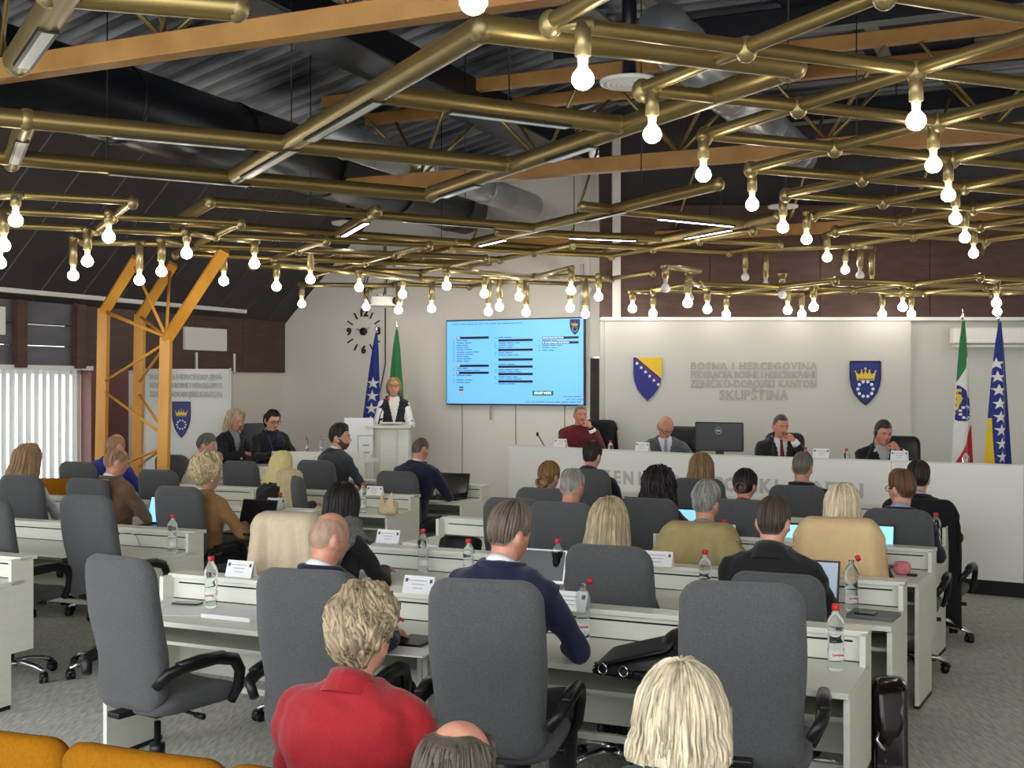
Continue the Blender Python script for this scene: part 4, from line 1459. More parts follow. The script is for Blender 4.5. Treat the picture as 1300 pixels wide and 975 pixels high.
# pen and cable marks on the second window-side desk
c = P(165, 500, 8.33)
m = MB(); m.path([(-.12, 0, 0), (-.08, -.004, .03), (0, -.004, .035), (.06, -.004, .02), (.10, -.004, -.05)], .004, 6)
o = m.build('cable', LETTER, None, (c.x, c.y, .835), (0, 0, ROW)); tag(o, 'thin grey cable lying over the hutch edge by the brown-jacketed man', 'cable')


def bag(name, label, px, d, z, w, h, th, m_, rz, handle=True, flap=True, lean=0.0):
    c = P(px, 500, d)
    t = thing(name, label, 'bag', (c.x, c.y, z), rz)
    m = MB(); m.pillow(rrect(w, h, min(h, w) * .28, 6, 0, 0, w * 1.06), th, 7, 0, Matrix.Translation((0, 0, h / 2)) @ Matrix.Rotation(R(lean), 4, 'X'), 3.0, lambda x, q: .012 * math.sin(x * 26) + .01 * math.sin(q * 40))
    m.build('body', m_, t)
    if flap:
        m = MB(); m.pillow(rrect(w * .9, h * .62, .02, 4), .02, 4, 0, Matrix.Translation((0, -th * .42, h * .66)) @ Matrix.Rotation(R(-12 + lean), 4, 'X'), 4.0); m.build('flap', m_, t)
    if handle:
        m = MB(); m.path([(-w * .3, 0, h * .9), (-w * .22, 0, h * 1.25), (0, 0, h * 1.38), (w * .22, 0, h * 1.25), (w * .3, 0, h * .9)], .008, 8); m.build('handle', m_, t)
    return t


c = P(818, 500, 4.78)
t = thing('handbag', 'big black leather bag lying on the nearest desk', 'bag', (c.x, c.y, .75), ROW - R(4))
LO = [(-.19, -.13, 0), (.17, -.15, 0), (.18, .11, 0), (-.16, .10, 0)]
HI = [(-.18, -.12, .03), (.15, -.14, .12), (.16, .09, .15), (-.13, .09, .05)]
bm = bmesh.new()
vv = [bm.verts.new(q) for q in LO + HI]
for f in ((3, 2, 1, 0), (4, 5, 6, 7), (0, 1, 5, 4), (1, 2, 6, 5), (2, 3, 7, 6), (3, 0, 4, 7)):
    bm.faces.new([vv[i] for i in f])
bmesh.ops.bevel(bm, geom=bm.edges[:], offset=.022, segments=3, affect='EDGES', profile=.5)
bm.verts.index_update()
m = MB(); m.add([v.co.copy() for v in bm.verts], [[v.index for v in f.verts] for f in bm.faces]); bm.free()
m.ball((.13, .06, .10), (.075, .12, .085), 16, 12)
m.path([(.02, -.16, .03), (.08, -.18, .03), (.15, -.17, .025), (.19, -.12, .03)], [.018, .026, .024, .012], 8)
m.build('body', LEATHER, t)
m = MB(); m.pillow(rrect(.34, .24, .02, 4), .016, 4, 0, Matrix.Translation((-.015, -.02, .098)) @ Matrix.Rotation(R(-17), 4, 'Y') @ Matrix.Rotation(R(-82), 4, 'X'), 5.0); m.build('flap', LEATHER, t)
for x in (-.12, -.03):
    m = MB(); m.path([(x + .02 * math.cos(R(40 * k)), -.147, .035 + .02 * math.sin(R(40 * k))) for k in range(10)], .004, 6)
    m.build('ring_buckle', CHROME, t)
bag('leather_bag', 'black leather bag on the third row desk behind the bottle', 585, 7.95, .75, .27, .15, .20, LEATHER, ROW, False, True, -12)
CREAM = mat('cream_leather', (216, 198, 158), .5, var=.1, vscale=(20, 20, 20))
t = bag('handbag', 'small cream handbag with a pointed fold on the desk below the lectern', 493, 10.55, .75, .17, .13, .09, CREAM, ROW, False, False)
m = MB(); m.add([(-.085, -.05, .06), (0, -.06, .10), (-.05, -.03, .20), (.085, -.05, .07), (.055, -.03, .215)], [(0, 1, 2), (1, 3, 4)], 0, False); m.build('flap', CREAM, t)
t = bag('shoulder_bag', 'dark patent bag standing on the floor between the aisle desks', 1128, 5.25, 0, .16, .62, .30, mat('patent_bag', (26, 20, 20), .18), ROW + R(10), False, True)
m = MB(); m.path([(-.05, -.17, .42), (-.06, -.19, .39), (-.04, -.19, .36), (-.02, -.18, .34)], .008, 6); m.build('clasp', CHROME, t)


# ------------------------------------------------------------------ coats hung over chairs
def coat(key, label, m_, w0, w1, z0, amp=.02, seed=1, name='draped_coat', yshift=0.0, front=.25, xoff=0.0):
    t, loc, rz, dz = CHAIRS[key]
    rr = random.Random(seed)
    ph = [rr.uniform(0, 6) for _ in range(4)]
    top = CHT + dz + .028
    nu, nv = 37, 30
    pts = []
    for j in range(nv):
        s = j / (nv - 1)
        for i in range(nu):
            u = -1 + 2 * i / (nu - 1)
            edge = .10 * (max(0, abs(u) - .62) / .38) ** 2
            if s < .3:
                q = 1 - s / .3
                z = top - front * q - .02 * q - edge
                y = back_bend(0, CHT) + .085 + .03 * q
                w = w0
            elif s < .4:
                q = (s - .3) / .1
                z = top + .018 * math.sin(math.pi * q) - edge
                y = back_bend(0, CHT) + .085 - .185 * q
                w = w0
            else:
                q = (s - .4) / .6
                z = top - (top - z0) * q - edge
                y = back_bend(0, max(.5, z)) - .10 - .05 * q + yshift * q
                w = w0 + (w1 - w0) * q
            f = amp * (math.sin(u * 9 + ph[0]) + .6 * math.sin(u * 17 + ph[1] + s * 2) + .5 * math.sin(u * 5 + s * 6 + ph[2])) * min(1, max(0, (s - .3) * 2.2))
            wrap = .10 * max(0, abs(u) - .6) ** 2 / .16
            wf = max(-1, min(1, (s - .36) / .08))
            pts.append((u * w / 2 + xoff, y - f + wrap * wf, z))
    m = MB(); m.grid(pts, nu, nv, flip=True)
    o = m.build(name, m_, None, loc, (0, 0, rz))
    md = o.modifiers.new('thickness', 'SOLIDIFY'); md.thickness = .012; md.offset = 0
    tag(o, label, 'coat')
    return o


BEIGE = mat('beige_wool', (206, 190, 160), .9, var=.08, vscale=(30, 30, 30), bump=.25, bscale=240)
KHAKI = mat('khaki_cotton', (168, 152, 104), .8, var=.12, vscale=(16, 16, 16), bump=.2, bscale=220)
SAND = mat('sand_wool', (218, 188, 140), .9, var=.05, vscale=(20, 20, 20), bump=.2, bscale=240)
SHAWL = mat('shawl_cloth', (206, 190, 150), .85, var=.1, vscale=(20, 20, 20), bump=.2)
BLACKW = mat('black_wool', (20, 20, 24), .9)
coat('r2a', 'pale beige coat hanging in folds over a chair behind the bald man', BEIGE, .46, .74, .40, .024, 3)
coat('r3c', 'khaki coat spread over the chair of the grey-haired man', KHAKI, .49, .92, .70, .016, 5)
coat('r3d', 'smooth sand coat over the chair of the bright blonde woman', SAND, .49, .60, .50, .007, 8)
coat('l4c', 'beige shawl hanging over the sideways chair', SHAWL, .30, .40, .58, .020, 9, xoff=-.10)
coat('r5d', 'black overcoat hanging from the aisle chair of the dark-suited man', BLACKW, .48, .50, .22, .02, 12)
coat('p1', 'black jacket hung over the chair of the man in the dark red jumper', BLACKW, .50, .62, .80, .012, 14)

# ------------------------------------------------------------------ theatre seats of the spectators
VELV = mat('ochre_velvet', (146, 94, 14), .9, var=.15, vscale=(90, 90, 90), sheen=.0, spec=.1, bump=.2, bscale=300)
q0, q1 = Vector((-1.263, 3.377, 0)), Vector((-.763, 3.18, 0))
uu = (q1 - q0)
sb = MB().pillow(rrect(.545, .62, .07, 6, 0, .60), .12, 7, 0, None, 3.4, lambda x, z: -.09 * (z - .6) + .18 * x * x).mesh('backrest', VELV)
ss = MB().pillow(rrect(.50, .46, .08, 6), .12, 6, 0, Matrix.Translation((0, .28, .42)) @ Matrix.Rotation(R(-90), 4, 'X'), 3).mesh('seat', VELV)
sf = MB(); sf.box((0, .05, .17), (.08, .30, .34), bev=.01); sf.box((0, .06, .02), (.3, .4, .04), bev=.01)
sfm = sf.mesh('pedestal', BLACKP)
sa = MB(); sa.box((0, .08, .58), (.045, .34, .04), bev=.012); sa.box((0, .0, .40), (.03, .10, .34), bev=.01)
sam = sa.mesh('arm_stand', BLACKP)
labs = {-1: 'ochre velvet theatre seat at the bottom window side corner', 0: 'ochre velvet theatre seat, second from the bottom corner', 1: 'ochre velvet theatre seat just behind the red jacket',
        2: 'ochre velvet theatre seat of the red-jacketed spectator', 3: 'ochre velvet theatre seat between the two women spectators', 4: 'ochre velvet theatre seat of the blonde spectator', 5: 'ochre velvet theatre seat beyond the blonde spectator'}
for k in range(-1, 6):
    c = q0 + uu * (k + .5 - .0)
    t = thing('theatre_seat', labs[k], 'theatre seat', (c.x, c.y, 0), math.atan2(uu.y, uu.x), 'ochre theatre seats of the spectators')
    link('backrest', sb, t); link('seat', ss, t); link('pedestal', sfm, t, (0, .2, 0)); link('arm_stand', sam, t, (.27, 0, 0))
c = P(580, 900, 2.38)
t = thing('theatre_seat', 'ochre velvet theatre seat of the balding spectator', 'theatre seat', (c.x + .1, c.y - .12, 0), math.atan2(uu.y, uu.x), 'ochre theatre seats of the spectators')
link('backrest', sb, t, (0, 0, -.06)); link('seat', ss, t, (0, 0, -.06)); link('pedestal', sfm, t, (0, .2, 0))

c = P(66, 640, 11.2)
t = thing('theatre_seat', 'ochre velvet seat beside the bright blind behind the fair-haired woman', 'theatre seat', (c.x, c.y, 0), math.atan2(uu.y, uu.x) + R(20))
link('backrest', sb, t, (0, 0, .12)); link('seat', ss, t); link('pedestal', sfm, t, (0, .2, 0))
c = P(744, 370, 15.3)
t = thing('wall_speaker', 'small white wall device with cables above the dark doorway', 'speaker', c)
m = MB(); m.box((0, 0, 0), (.12, .10, .16), M=Matrix.Rotation(R(25), 4, 'Y'), bev=.015); m.build('casing', PLASTW, t)
m = MB(); m.path([(-.03, 0, -.07), (-.08, -.01, -.2), (-.05, 0, -.34)], .006, 6); m.path([(.03, 0, -.06), (.05, 0, -.25), (-.02, 0, -.36)], .006, 6); m.box((0, .12, 0), (.05, .2, .05)); m.build('cables', SILVER, t)
# ------------------------------------------------------------------ people
def remesh(mb, vox, smooth=2, wrinkle=0.0, seed=0, fine=None):
    """one continuous surface from overlapping closed shapes"""
    me = mb.mesh('union', SKIN)
    o = bpy.data.objects.new('union', me)
    COL.objects.link(o)
    md = o.modifiers.new('r', 'REMESH'); md.mode = 'VOXEL'; md.voxel_size = vox
    dg = bpy.context.evaluated_depsgraph_get()
    out = bpy.data.meshes.new_from_object(o.evaluated_get(dg))
    bpy.data.objects.remove(o); bpy.data.meshes.remove(me)
    n = len(out.vertices)
    co = np.empty(n * 3, np.float32); out.vertices.foreach_get('co', co); co = co.reshape(-1, 3)
    e = np.empty(len(out.edges) * 2, np.int32); out.edges.foreach_get('vertices', e); e = e.reshape(-1, 2)
    deg = np.bincount(e.ravel(), minlength=n).astype(np.float32)[:, None]
    deg[deg == 0] = 1
    for _ in range(smooth):
        acc = np.zeros_like(co)
        for k in range(3):
            acc[:, k] = np.bincount(e[:, 0], co[e[:, 1], k], n) + np.bincount(e[:, 1], co[e[:, 0], k], n)
        co = co * .4 + acc / deg * .6
    if wrinkle:
        out.vertices.foreach_set('co', co.ravel()); out.update()
        nr = np.empty(n * 3, np.float32); out.vertices.foreach_get('normal', nr); nr = nr.reshape(-1, 3)
        p = co + seed * 1.7
        w = (np.sin(p[:, 2] * 46 + 3.1 * np.sin(p[:, 0] * 14) + 2 * np.sin(p[:, 1] * 17)) + .7 * np.sin(p[:, 0] * 33 + p[:, 2] * 28 + 2 * np.sin(p[:, 1] * 22))
             + .5 * np.sin(p[:, 1] * 40 - p[:, 2] * 21) + .35 * np.sin(p[:, 2] * 95 + p[:, 0] * 40 + 3 * np.sin(p[:, 1] * 26)))
        co = co + nr * (w[:, None] * wrinkle)
    out.vertices.foreach_set('co', co.astype(np.float32).ravel())
    out.polygons.foreach_set('use_smooth', np.ones(len(out.polygons), bool))
    out.update()
    return out, co


def ring_loft(m, secs, n=20, power=2.4, M=None):
    """secs: (centre, rx, ry, tilt about x) bottom to top, closed"""
    vs, fs = [], []
    for c, rx, ry, ti in secs:
        for k in range(n):
            a = 2 * math.pi * k / n
            ca, sa = math.cos(a), math.sin(a)
            x = math.copysign(abs(ca) ** (2 / power), ca) * rx
            y = math.copysign(abs(sa) ** (2 / power), sa) * ry
            vs.append((c[0] + x, c[1] + y * math.cos(ti), c[2] + y * math.sin(ti)))
    for i in range(len(secs) - 1):
        for k in range(n):
            fs.append((i * n + k, i * n + (k + 1) % n, (i + 1) * n + (k + 1) % n, (i + 1) * n + k))
    fs.append(tuple(range(n - 1, -1, -1))); fs.append(tuple((len(secs) - 1) * n + k for k in range(n)))
    m.add(vs, fs, 0, True, M)


HA, HB, HCZ = .077, .097, .117                      # half axes of the skull


def head_shape(m, M, jaw=1.0):
    """head with jaw, nose, brow, lips and ears; +y is the face, origin in the head centre"""
    nu, nv = 36, 28
    vs, fs = [], []
    for j in range(nv + 1):
        al = math.pi * j / nv
        for i in range(nu):
            ph = 2 * math.pi * i / nu
            x, y, z = math.sin(al) * math.sin(ph), math.sin(al) * math.cos(ph), math.cos(al)
            X, Y, Z = x * HA, y * HB, z * HCZ
            if Z < 0:
                f = min(1, -Z / HCZ)
                X *= 1 - .30 * f ** 1.5 / jaw
                if y < 0:
                    Y *= 1 - .38 * f
                else:
                    Y *= 1 - .05 * f
                    Y += .012 * f * y
            if y > 0:
                Y -= .010 * y * max(0, 1 - abs(Z) / .09)          # flatter face
                for s in (-1, 1):                                  # eye sockets
                    q = ((X - s * .031) / .017) ** 2 + ((Z - .008) / .013) ** 2
                    Y -= .009 * math.exp(-q)
                Y += .005 * math.exp(-((Z - .030) / .010) ** 2) * max(0, 1 - (X / .055) ** 2)   # brow
                Y += .006 * math.exp(-((Z + .048) / .009) ** 2 - (X / .024) ** 2)              # lips
                Y += .008 * math.exp(-((Z + .088) / .016) ** 2 - (X / .022) ** 2)              # chin
            vs.append((X, Y, Z))
    for j in range(nv):
        for i in range(nu):
            fs.append((j * nu + i, j * nu + (i + 1) % nu, (j + 1) * nu + (i + 1) % nu, (j + 1) * nu + i))
    m.add(vs, fs, 0, True, M)
    m.path([(0, .086, .022), (0, .096, .0), (0, .108, -.020), (0, .094, -.030)], [.006, .0085, .0125, .008], 8, 0, M)
    for s in (-1, 1):
        m.ball((s * .011, .092, -.024), (.008, .008, .007), 8, 6, 0, M)
        m.ball((s * .079, -.012, -.006), (.011, .020, .031), 10, 8, 0, M @ Matrix.Rotation(R(s * -14), 4, 'Z'))
        m.ball((s * .076, -.004, -.030), (.009, .011, .013), 8, 6, 0, M)


def hand_shape(m, wrist, fwd, palm_n, curl=.5, side=1, scale=1.0, spread=.12):
    """palm with four fingers and a thumb; fwd along the fingers, palm_n out of the palm"""
    f = Vector(fwd).normalized()
    n = Vector(palm_n); n = (n - f * n.dot(f)).normalized()
    s = f.cross(n) * side                              # towards the little finger side
    w = Vector(wrist)
    k = scale
    M = Matrix((( s.x, f.x, n.x, w.x), (s.y, f.y, n.y, w.y), (s.z, f.z, n.z, w.z), (0, 0, 0, 1)))
    m.ball((0, .045 * k, 0), (.040 * k, .052 * k, .016 * k), 14, 10, 0, M)
    m.ball((-.018 * k, .035 * k, .006 * k), (.020 * k, .036 * k, .016 * k), 10, 8, 0, M)
    for i, (x, L) in enumerate(((-.028, .070), (-.009, .080), (.010, .075), (.028, .058))):
        pts = [Vector((x * k, .070 * k, 0))]
        an = 0.0
        d0 = x * spread * 8
        for seg in (.42, .33, .25):
            an += curl * (1.05 if seg < .42 else .8)
            pts.append(pts[-1] + Vector((d0 * L * seg, math.cos(an), math.sin(an))) * (L * seg * k))
        m.path(pts, [.0098 * k, .0092 * k, .0086 * k, .007 * k], 8, 0, M)
        m.ball(pts[-1], .0072 * k, 8, 6, 0, M)
    t0 = Vector((-.030 * k, .022 * k, .006 * k))
    pts = [t0, t0 + Vector((-.020, .022, .012)) * k, t0 + Vector((-.026, .048, .020)) * k, t0 + Vector((-.022, .066, .022)) * k]
    m.path(pts, [.013 * k, .0115 * k, .010 * k, .008 * k], 8, 0, M)
    m.ball(pts[-1], .0082 * k, 8, 6, 0, M)


def hair_mats(name, c1, c2, rough=.5):
    return mat('hair_' + name, c1, rough, var=.5, vscale=(46, 46, 10), col2=c2, bump=.2, bscale=180)


def smoothstep(a, b, x):
    t = min(1, max(0, (x - a) / (b - a)))
    return t * t * (3 - 2 * t)


class Hair:
    """cap of hair on the skull: for each azimuth phi (0 = nape, pi = face) a path from the crown down over the skull and, for long hair, hanging on"""

    def __init__(s, style, rnd):
        s.st = style
        s.ph = [rnd.uniform(0, 6.28) for _ in range(6)]

    def ends(s, phi):
        st = s.st
        a = abs(phi)
        face = st.get('face', 2.05)
        nape, side, front = st.get('nape', 2.15), st.get('side', 1.66), st.get('front', .92)
        if a < 1.5:
            a1 = nape + (side - nape) * smoothstep(.5, 1.35, a)
        else:
            a1 = side + (front - side) * smoothstep(1.6, 2.35, a)
        a0 = 0.0
        if 'bald' in st:
            a0 = st['bald'] * (1 - .0 * a) + .35 * smoothstep(1.2, 2.2, a)
            if a > 2.0:
                a0 = a1
        drop = 0.0
        if 'drop' in st:
            drop = st['drop'] * (1 - smoothstep(face - .25, face + .12, a))
            if drop > 0:
                a1 = a1 + (1.72 - a1) * (1 - smoothstep(face - .25, face + .12, a))
            drop *= 1 + .06 * math.sin(phi * 7 + s.ph[0]) + .05 * math.sin(phi * 13 + s.ph[1])
        return a0, a1, drop

    def point(s, phi, t, th=1.0, extra=0.0):
        st = s.st
        a0, a1, drop = s.ends(phi)
        L1 = (a1 - a0) * .1
        tot = max(1e-4, L1 + drop)
        l = t * tot
        vol = st.get('vol', .018)
        al = a0 + min(l, L1) / .1
        x = math.sin(al) * math.sin(phi); y = -math.sin(al) * math.cos(phi); z = math.cos(al)
        fl = 1.0
        prof = smoothstep(0, .12, t) * .25 + .75 if 'bald' not in st else smoothstep(0, .25, t)
        if drop > .01:
            thick = vol * (prof + st.get('flare', .3) * t)
        else:
            thick = vol * prof * (1 - .88 * smoothstep(.5, 1, t))
        if 'top' in st:
            thick += st['top'] * max(0, z) ** 2 * (1 - smoothstep(.5, 1, t))
        w = st.get('wave', 0)
        if w:
            q = Vector((x * 1.5, y * 1.5, z * 1.5 + l * 6))
            thick += w * (noise.noise(q * 2.6 + Vector((s.ph[0], s.ph[1], 0))) + .7 * noise.noise(q * 5.5 + Vector((s.ph[2], 0, s.ph[3]))))
        rd = st.get('ridge', .0012)
        thick += rd * (math.sin(phi * 46 + 2.2 * math.sin(l * 22 + s.ph[4]) + s.ph[2]) + .6 * math.sin(phi * 83 + s.ph[3]))
        thick = thick * th + extra + .001
        jx = 1 - .12 * max(0, -z)
        p = Vector((x * (HA + thick) * jx, y * (HB + thick) * (1 - .22 * max(0, -z) if y < 0 else 1), z * (HCZ + thick)))
        if l > L1:
            g = l - L1
            k = st.get('spread', .0)
            p += Vector((x * k * g - st.get('tuck', 0) * x * max(0, t - .7) * .3, y * k * g - st.get('back', .02) * g * (1 if abs(phi) < 1.2 else .2) + st.get('tuck', 0) * max(0, t - .75) * .25, -g))
            fp = st.get('flip', 0) * smoothstep(.45, 1, t) * (1 + .4 * math.sin(phi * 6 + s.ph[1]))
            p += Vector((x * fp, y * fp, fp * .35 * smoothstep(.7, 1, t)))
        return p

    def build(s, name, mt, parent, M, nphi=56, nt=22, locks=0, seed=0, lock_r=.006, wavy=.0, far=False):
        st = s.st
        m = MB()
        if far:
            nphi, nt = 40, 16
        for th in (1.0, 0.0):
            pts = []
            for j in range(nt):
                for i in range(nphi + 1):
                    phi = -math.pi + 2 * math.pi * i / nphi
                    pts.append(s.point(phi, j / (nt - 1), th, 0 if th else -.001))
            m.grid(pts, nphi + 1, nt, 0, None, M, flip=th > 0)
        n0 = nt * (nphi + 1)
        k = len(m.v) - 2 * n0
        for row in ((nt - 1), 0):
            for i in range(nphi):
                a = k + row * (nphi + 1) + i
                m.f.append((a, a + 1, a + 1 + n0, a + n0) if row else (a + 1, a, a + n0, a + 1 + n0)); m.m.append(0); m.s.append(True)
        rr = random.Random(seed)
        for q in range(locks):
            phi = rr.uniform(-math.pi, math.pi)
            if abs(phi) > st.get('face', 2.05) and rr.random() < .6:
                phi = rr.uniform(-1.8, 1.8)
            t0 = rr.choice((0.02, .1, .25, .4, .5)) if 'bald' not in st else rr.uniform(.15, .5)
            t1 = min(1.0, t0 + rr.uniform(.3, .75)) if wavy else rr.uniform(.8, 1.0)
            am = wavy * rr.uniform(.5, 1.3); fr = rr.uniform(7, 12); p0 = rr.uniform(0, 6)
            pts, rad = [], []
            ns = 9
            rad0 = lock_r * rr.uniform(.6, 1.3)
            for i in range(ns):
                f = i / (ns - 1)
                t = t0 + (t1 - t0) * f
                pp = phi + am * math.sin(f * fr + p0) + rr.uniform(-.008, .008)
                pts.append(M @ s.point(pp, t, 1.0, rad0 * (.1 + .45 * math.sin(math.pi * f)) + (am * .03 * math.cos(f * fr + p0))))
                rad.append(rad0 * (.35 + .75 * math.sin(math.pi * min(1, f * .9 + .08))))
            m.path(pts, rad, 6, rr.choice((0, 0, 1, 2)), None, True, .55)
        ms = mt if isinstance(mt, (list, tuple)) else [mt, mt, mt]
        return m.build(name, ms, parent)


HCOL = {}


def hcol(name, c):
    if name not in HCOL:
        d = tuple(x * .84 for x in c); l = tuple(min(255, x * 1.07 + 3) for x in c)
        HCOL[name] = [hair_mats(name, c, d), hair_mats(name + '_light', l, c), hair_mats(name + '_dark', tuple(x * .86 for x in c), tuple(x * .70 for x in c))]
    return HCOL[name]


SHORT = dict(nape=2.0, side=1.52, front=.95, vol=.010, top=.012, ridge=.0008)
CROP = dict(nape=1.95, side=1.50, front=.85, vol=.004, top=.004, ridge=.0004)
FRINGE = dict(nape=2.0, side=1.62, front=.9, vol=.006, bald=.85, ridge=.0005)
STUBBLE = dict(nape=1.95, side=1.6, front=.8, vol=.0016, bald=.75, ridge=.0001)
LONG = dict(drop=.26, vol=.022, face=2.15, spread=.05, back=.06, ridge=.002, front=.88, flare=.2)
BOB = dict(drop=.10, vol=.028, face=2.2, spread=.08, back=.0, ridge=.002, flare=.45, front=.86)
CURLY = dict(nape=2.25, side=1.95, front=.95, vol=.032, wave=.020, ridge=.002, top=.008)
TIED = dict(nape=2.05, side=1.75, front=.9, vol=.010, ridge=.0012)

PIDX = 0


def cloth(name, c, c2=None, **k):
    kw = dict(var=.16, vscale=(120, 120, 120), col2=c2, bump=.25, bscale=260, sheen=.15); kw.update(k)
    return mat('cloth_' + name, c, .85, **kw)


def person(label, px, py, d, yaw=0.0, base=0.0, hair='SHORT', hc=('brown', (70, 50, 36)), top='navy', topc=(30, 36, 60), lean=14, nod=8, turn=0.0,
           arms='desk', sw=.205, collar=None, shirt=None, tie=None, kind='jacket', skin=None, face=False, hs=1.0, near=False, stand=False, locks=0,
           wavy=0.0, lock_r=.006, trous=(30, 30, 34), glasses=False, row=ROW, extra=None, hstyle=None, vox=None, stubble=None, armw=1.0, fem=False, grp=None, collar2=None, drop=.135, ch=None):
    """px, py, d: head centre in the photograph and its distance"""
    global PIDX
    PIDX += 1
    rnd = random.Random(PIDX * 7 + 1)
    rz = row + R(yaw)
    hw = P(px, py, d)
    zt = hw.z - base
    le = R(lean)
    hipz = .93 if stand else .56
    hipz = .93 if stand else .56
    zc = zt - drop
    if not stand and zc - hipz > .62 * math.cos(le):
        hipz = min(.64, zc - .62 * math.cos(le))
    hip = Vector((0, 0, hipz))
    if ch:                                           # hips on the seat of the chair, head where the photograph has it
        cl_ = CHAIRS[ch][1]
        rel = Matrix.Rotation(-rz, 3, 'Z') @ Vector((cl_[0] - hw.x, cl_[1] - hw.y, 0))
        le = math.atan2(-.04 - rel.y - .07, zc - hipz)
        if not R(-4) <= le <= R(40):
            print('LEAN', ch, round(math.degrees(le)), round(rel.x, 2))
        le = max(R(-2), min(R(40), le))
    sp = Vector((0, math.sin(le), math.cos(le)))
    k = max(.80, min(1.45, (zc - hipz) / (.50 * math.cos(le))))
    c7 = hip + sp * (.50 * k)
    sh = c7 - sp * .052
    hc_ = Vector((0, c7.y + .055 + .03 * math.sin(le), zt))
    off = Matrix.Rotation(rz, 3, 'Z') @ Vector((0, hc_.y, 0))
    t = thing('person', label, 'person', (hw.x - off.x, hw.y - off.y, base), rz, grp)
    MH = Matrix.Translation(hc_) @ Matrix.Rotation(R(turn), 4, 'Z') @ Matrix.Rotation(R(-nod), 4, 'X') @ Matrix.Scale(hs, 4)
    far = d > 6.4
    vx = vox or (.0075 if near else (.0065 if face else .011))
    sk = skin or SKIN
    # arms: shoulder, elbow, wrist, hand direction, palm normal
    A = {}
    S = {s: sh + Vector((s * (sw - .045), 0, -.034)) for s in (-1, 1)}
    dz = .79 - 0 if not stand else 1.10
    for s in (-1, 1):
        if arms in ('desk', 'chinR', 'chinL', 'page'):
            el = S[s] + Vector((s * .075 * armw, .13, -.245))
            el.z = max(el.z, dz + .03) if lean > 20 else max(el.z, dz - .03)
            wr = Vector((s * .11, el.y + .23, dz + .015))
            fw, pn = Vector((-s * .35, 1, -.12)), Vector((0, -.1, -1))
        elif arms == 'lap':
            el = S[s] + Vector((s * .06, .05, -.27)); wr = el + Vector((-s * .08, .22, -.06)); fw, pn = Vector((-s * .4, 1, -.2)), Vector((0, 0, -1))
        elif arms == 'lectern':
            el = S[s] + Vector((s * .07, .10, -.26)); wr = el + Vector((-s * .02 - .0, .22, .0)); fw, pn = Vector((-s * .3, 1, -.1)), Vector((0, 0, -1))
        A[s] = [S[s], el, wr, fw, pn, .35]
    for s, nm in ((1, 'chinR'), (-1, 'chinL')):
        if arms == nm:
            chin = MH @ Vector((s * .004, .120, -.040))
            el = S[s] + Vector((s * .06, .20, -.22)); el.z = dz + .02
            fw = Vector((-s * .5, -.55, .75))
            wr = chin - fw.normalized() * .085 + Vector((s * .028, .01, -.012))
            A[s] = [S[s], el, wr, fw, Vector((-s * .25, -1, -.3)), .95]
            A[-s][2] = Vector((s * .10, A[-s][1].y + .20, dz + .015)); A[-s][3] = Vector((s * 1, .5, -.05))

    def torso(m, g, low=True):
        ty = -le
        wd = sw - .052
        fx = .88 if fem else 1.0
        secs = [(hip + Vector((0, .0, -.09)), (.175 * fx + g), .13 + g, 0), (hip + sp * .06, .172 * fx + g, .128 + g, -le * .4), (hip + sp * (.17 * k), (.155 if not fem else .138) + g, .115 + g, -le),
                (hip + sp * (.29 * k), wd * .99 + .012 + g, .122 + g, -le), (c7 - sp * .11, wd + .024 + g, .116 + g, -le), (c7 - sp * .055, wd + .018 + g, .094 + g, -le),
                (c7 - sp * .022, wd * .84 + g, .078 + g * .8, -le), (c7 + sp * .004, wd * .55 + g * .8, .068 + g * .7, -le), (c7 + sp * (.026 if g > 0 else .0), .074 + g * .6, .066 + g * .5, -le)]
        ring_loft(m, secs)

    def limbs(m, g, to=1.0):
        for s in (-1, 1):
            a, e, w = A[s][0], A[s][1], A[s][2]
            w2 = e + (w - e) * to
            ru = .052 + g
            m.path([a - (e - a) * .02, a + (e - a) * .3, a + (e - a) * .7, e], [ru * 1.08, ru, ru * .86, ru * .80], 12)
            m.ball(a, ru * 1.06, 12, 10); m.path([c7 + Vector((s * .05, 0, -.035)), a + (c7 - a) * .35 + Vector((0, 0, .002)), a], [.050 + g * .5, .052 + g, ru * 1.04], 12); m.ball(e, ru * .82, 12, 8)
            m.path([e, e + (w2 - e) * .4, w2], [ru * .80, ru * .76, ru * .60], 12)

    # body
    m = MB()
    head_shape(m, MH, 1.12 if not fem else .95)
    jb = MH @ Vector((0, -.012, -.055))
    m.path([c7 - sp * .07, c7 + (jb - c7) * .5, jb], [.062, .058 if not fem else .049, .058 if not fem else .049], 14)
    torso(m, -.012)
    limbs(m, -.016)
    for s in (-1, 1):
        hand_shape(m, A[s][2], A[s][3], A[s][4], A[s][5], s, .98 if not fem else .9)
        kn = hip + Vector((s * .11, .42, -.04)) if not stand else hip + Vector((s * .09, .02, -.44))
        ft = Vector((kn.x, kn.y + .02, .08))
        m.path([hip + Vector((s * .09, .02, -.03)), kn, ft], [.075, .055, .04], 10)
    me, co = remesh(m, vx, 2 if not face else 1)
    me.materials.clear(); me.materials.append(sk); me.materials.append(LIP)
    if face or near:
        MI = np.array((MH.inverted()), np.float32)
        nf = len(me.polygons)
        ce = np.empty(nf * 3, np.float32); me.polygons.foreach_get('center', ce); ce = ce.reshape(-1, 3)
        q = ce @ MI[:3, :3].T + MI[:3, 3]
        lips = (np.abs(q[:, 0]) < .021) & (np.abs(q[:, 2] + .049) < .0075) & (q[:, 1] > .07)
        me.polygons.foreach_set('material_index', lips.astype(np.int32))
    body = link('body', me, t)
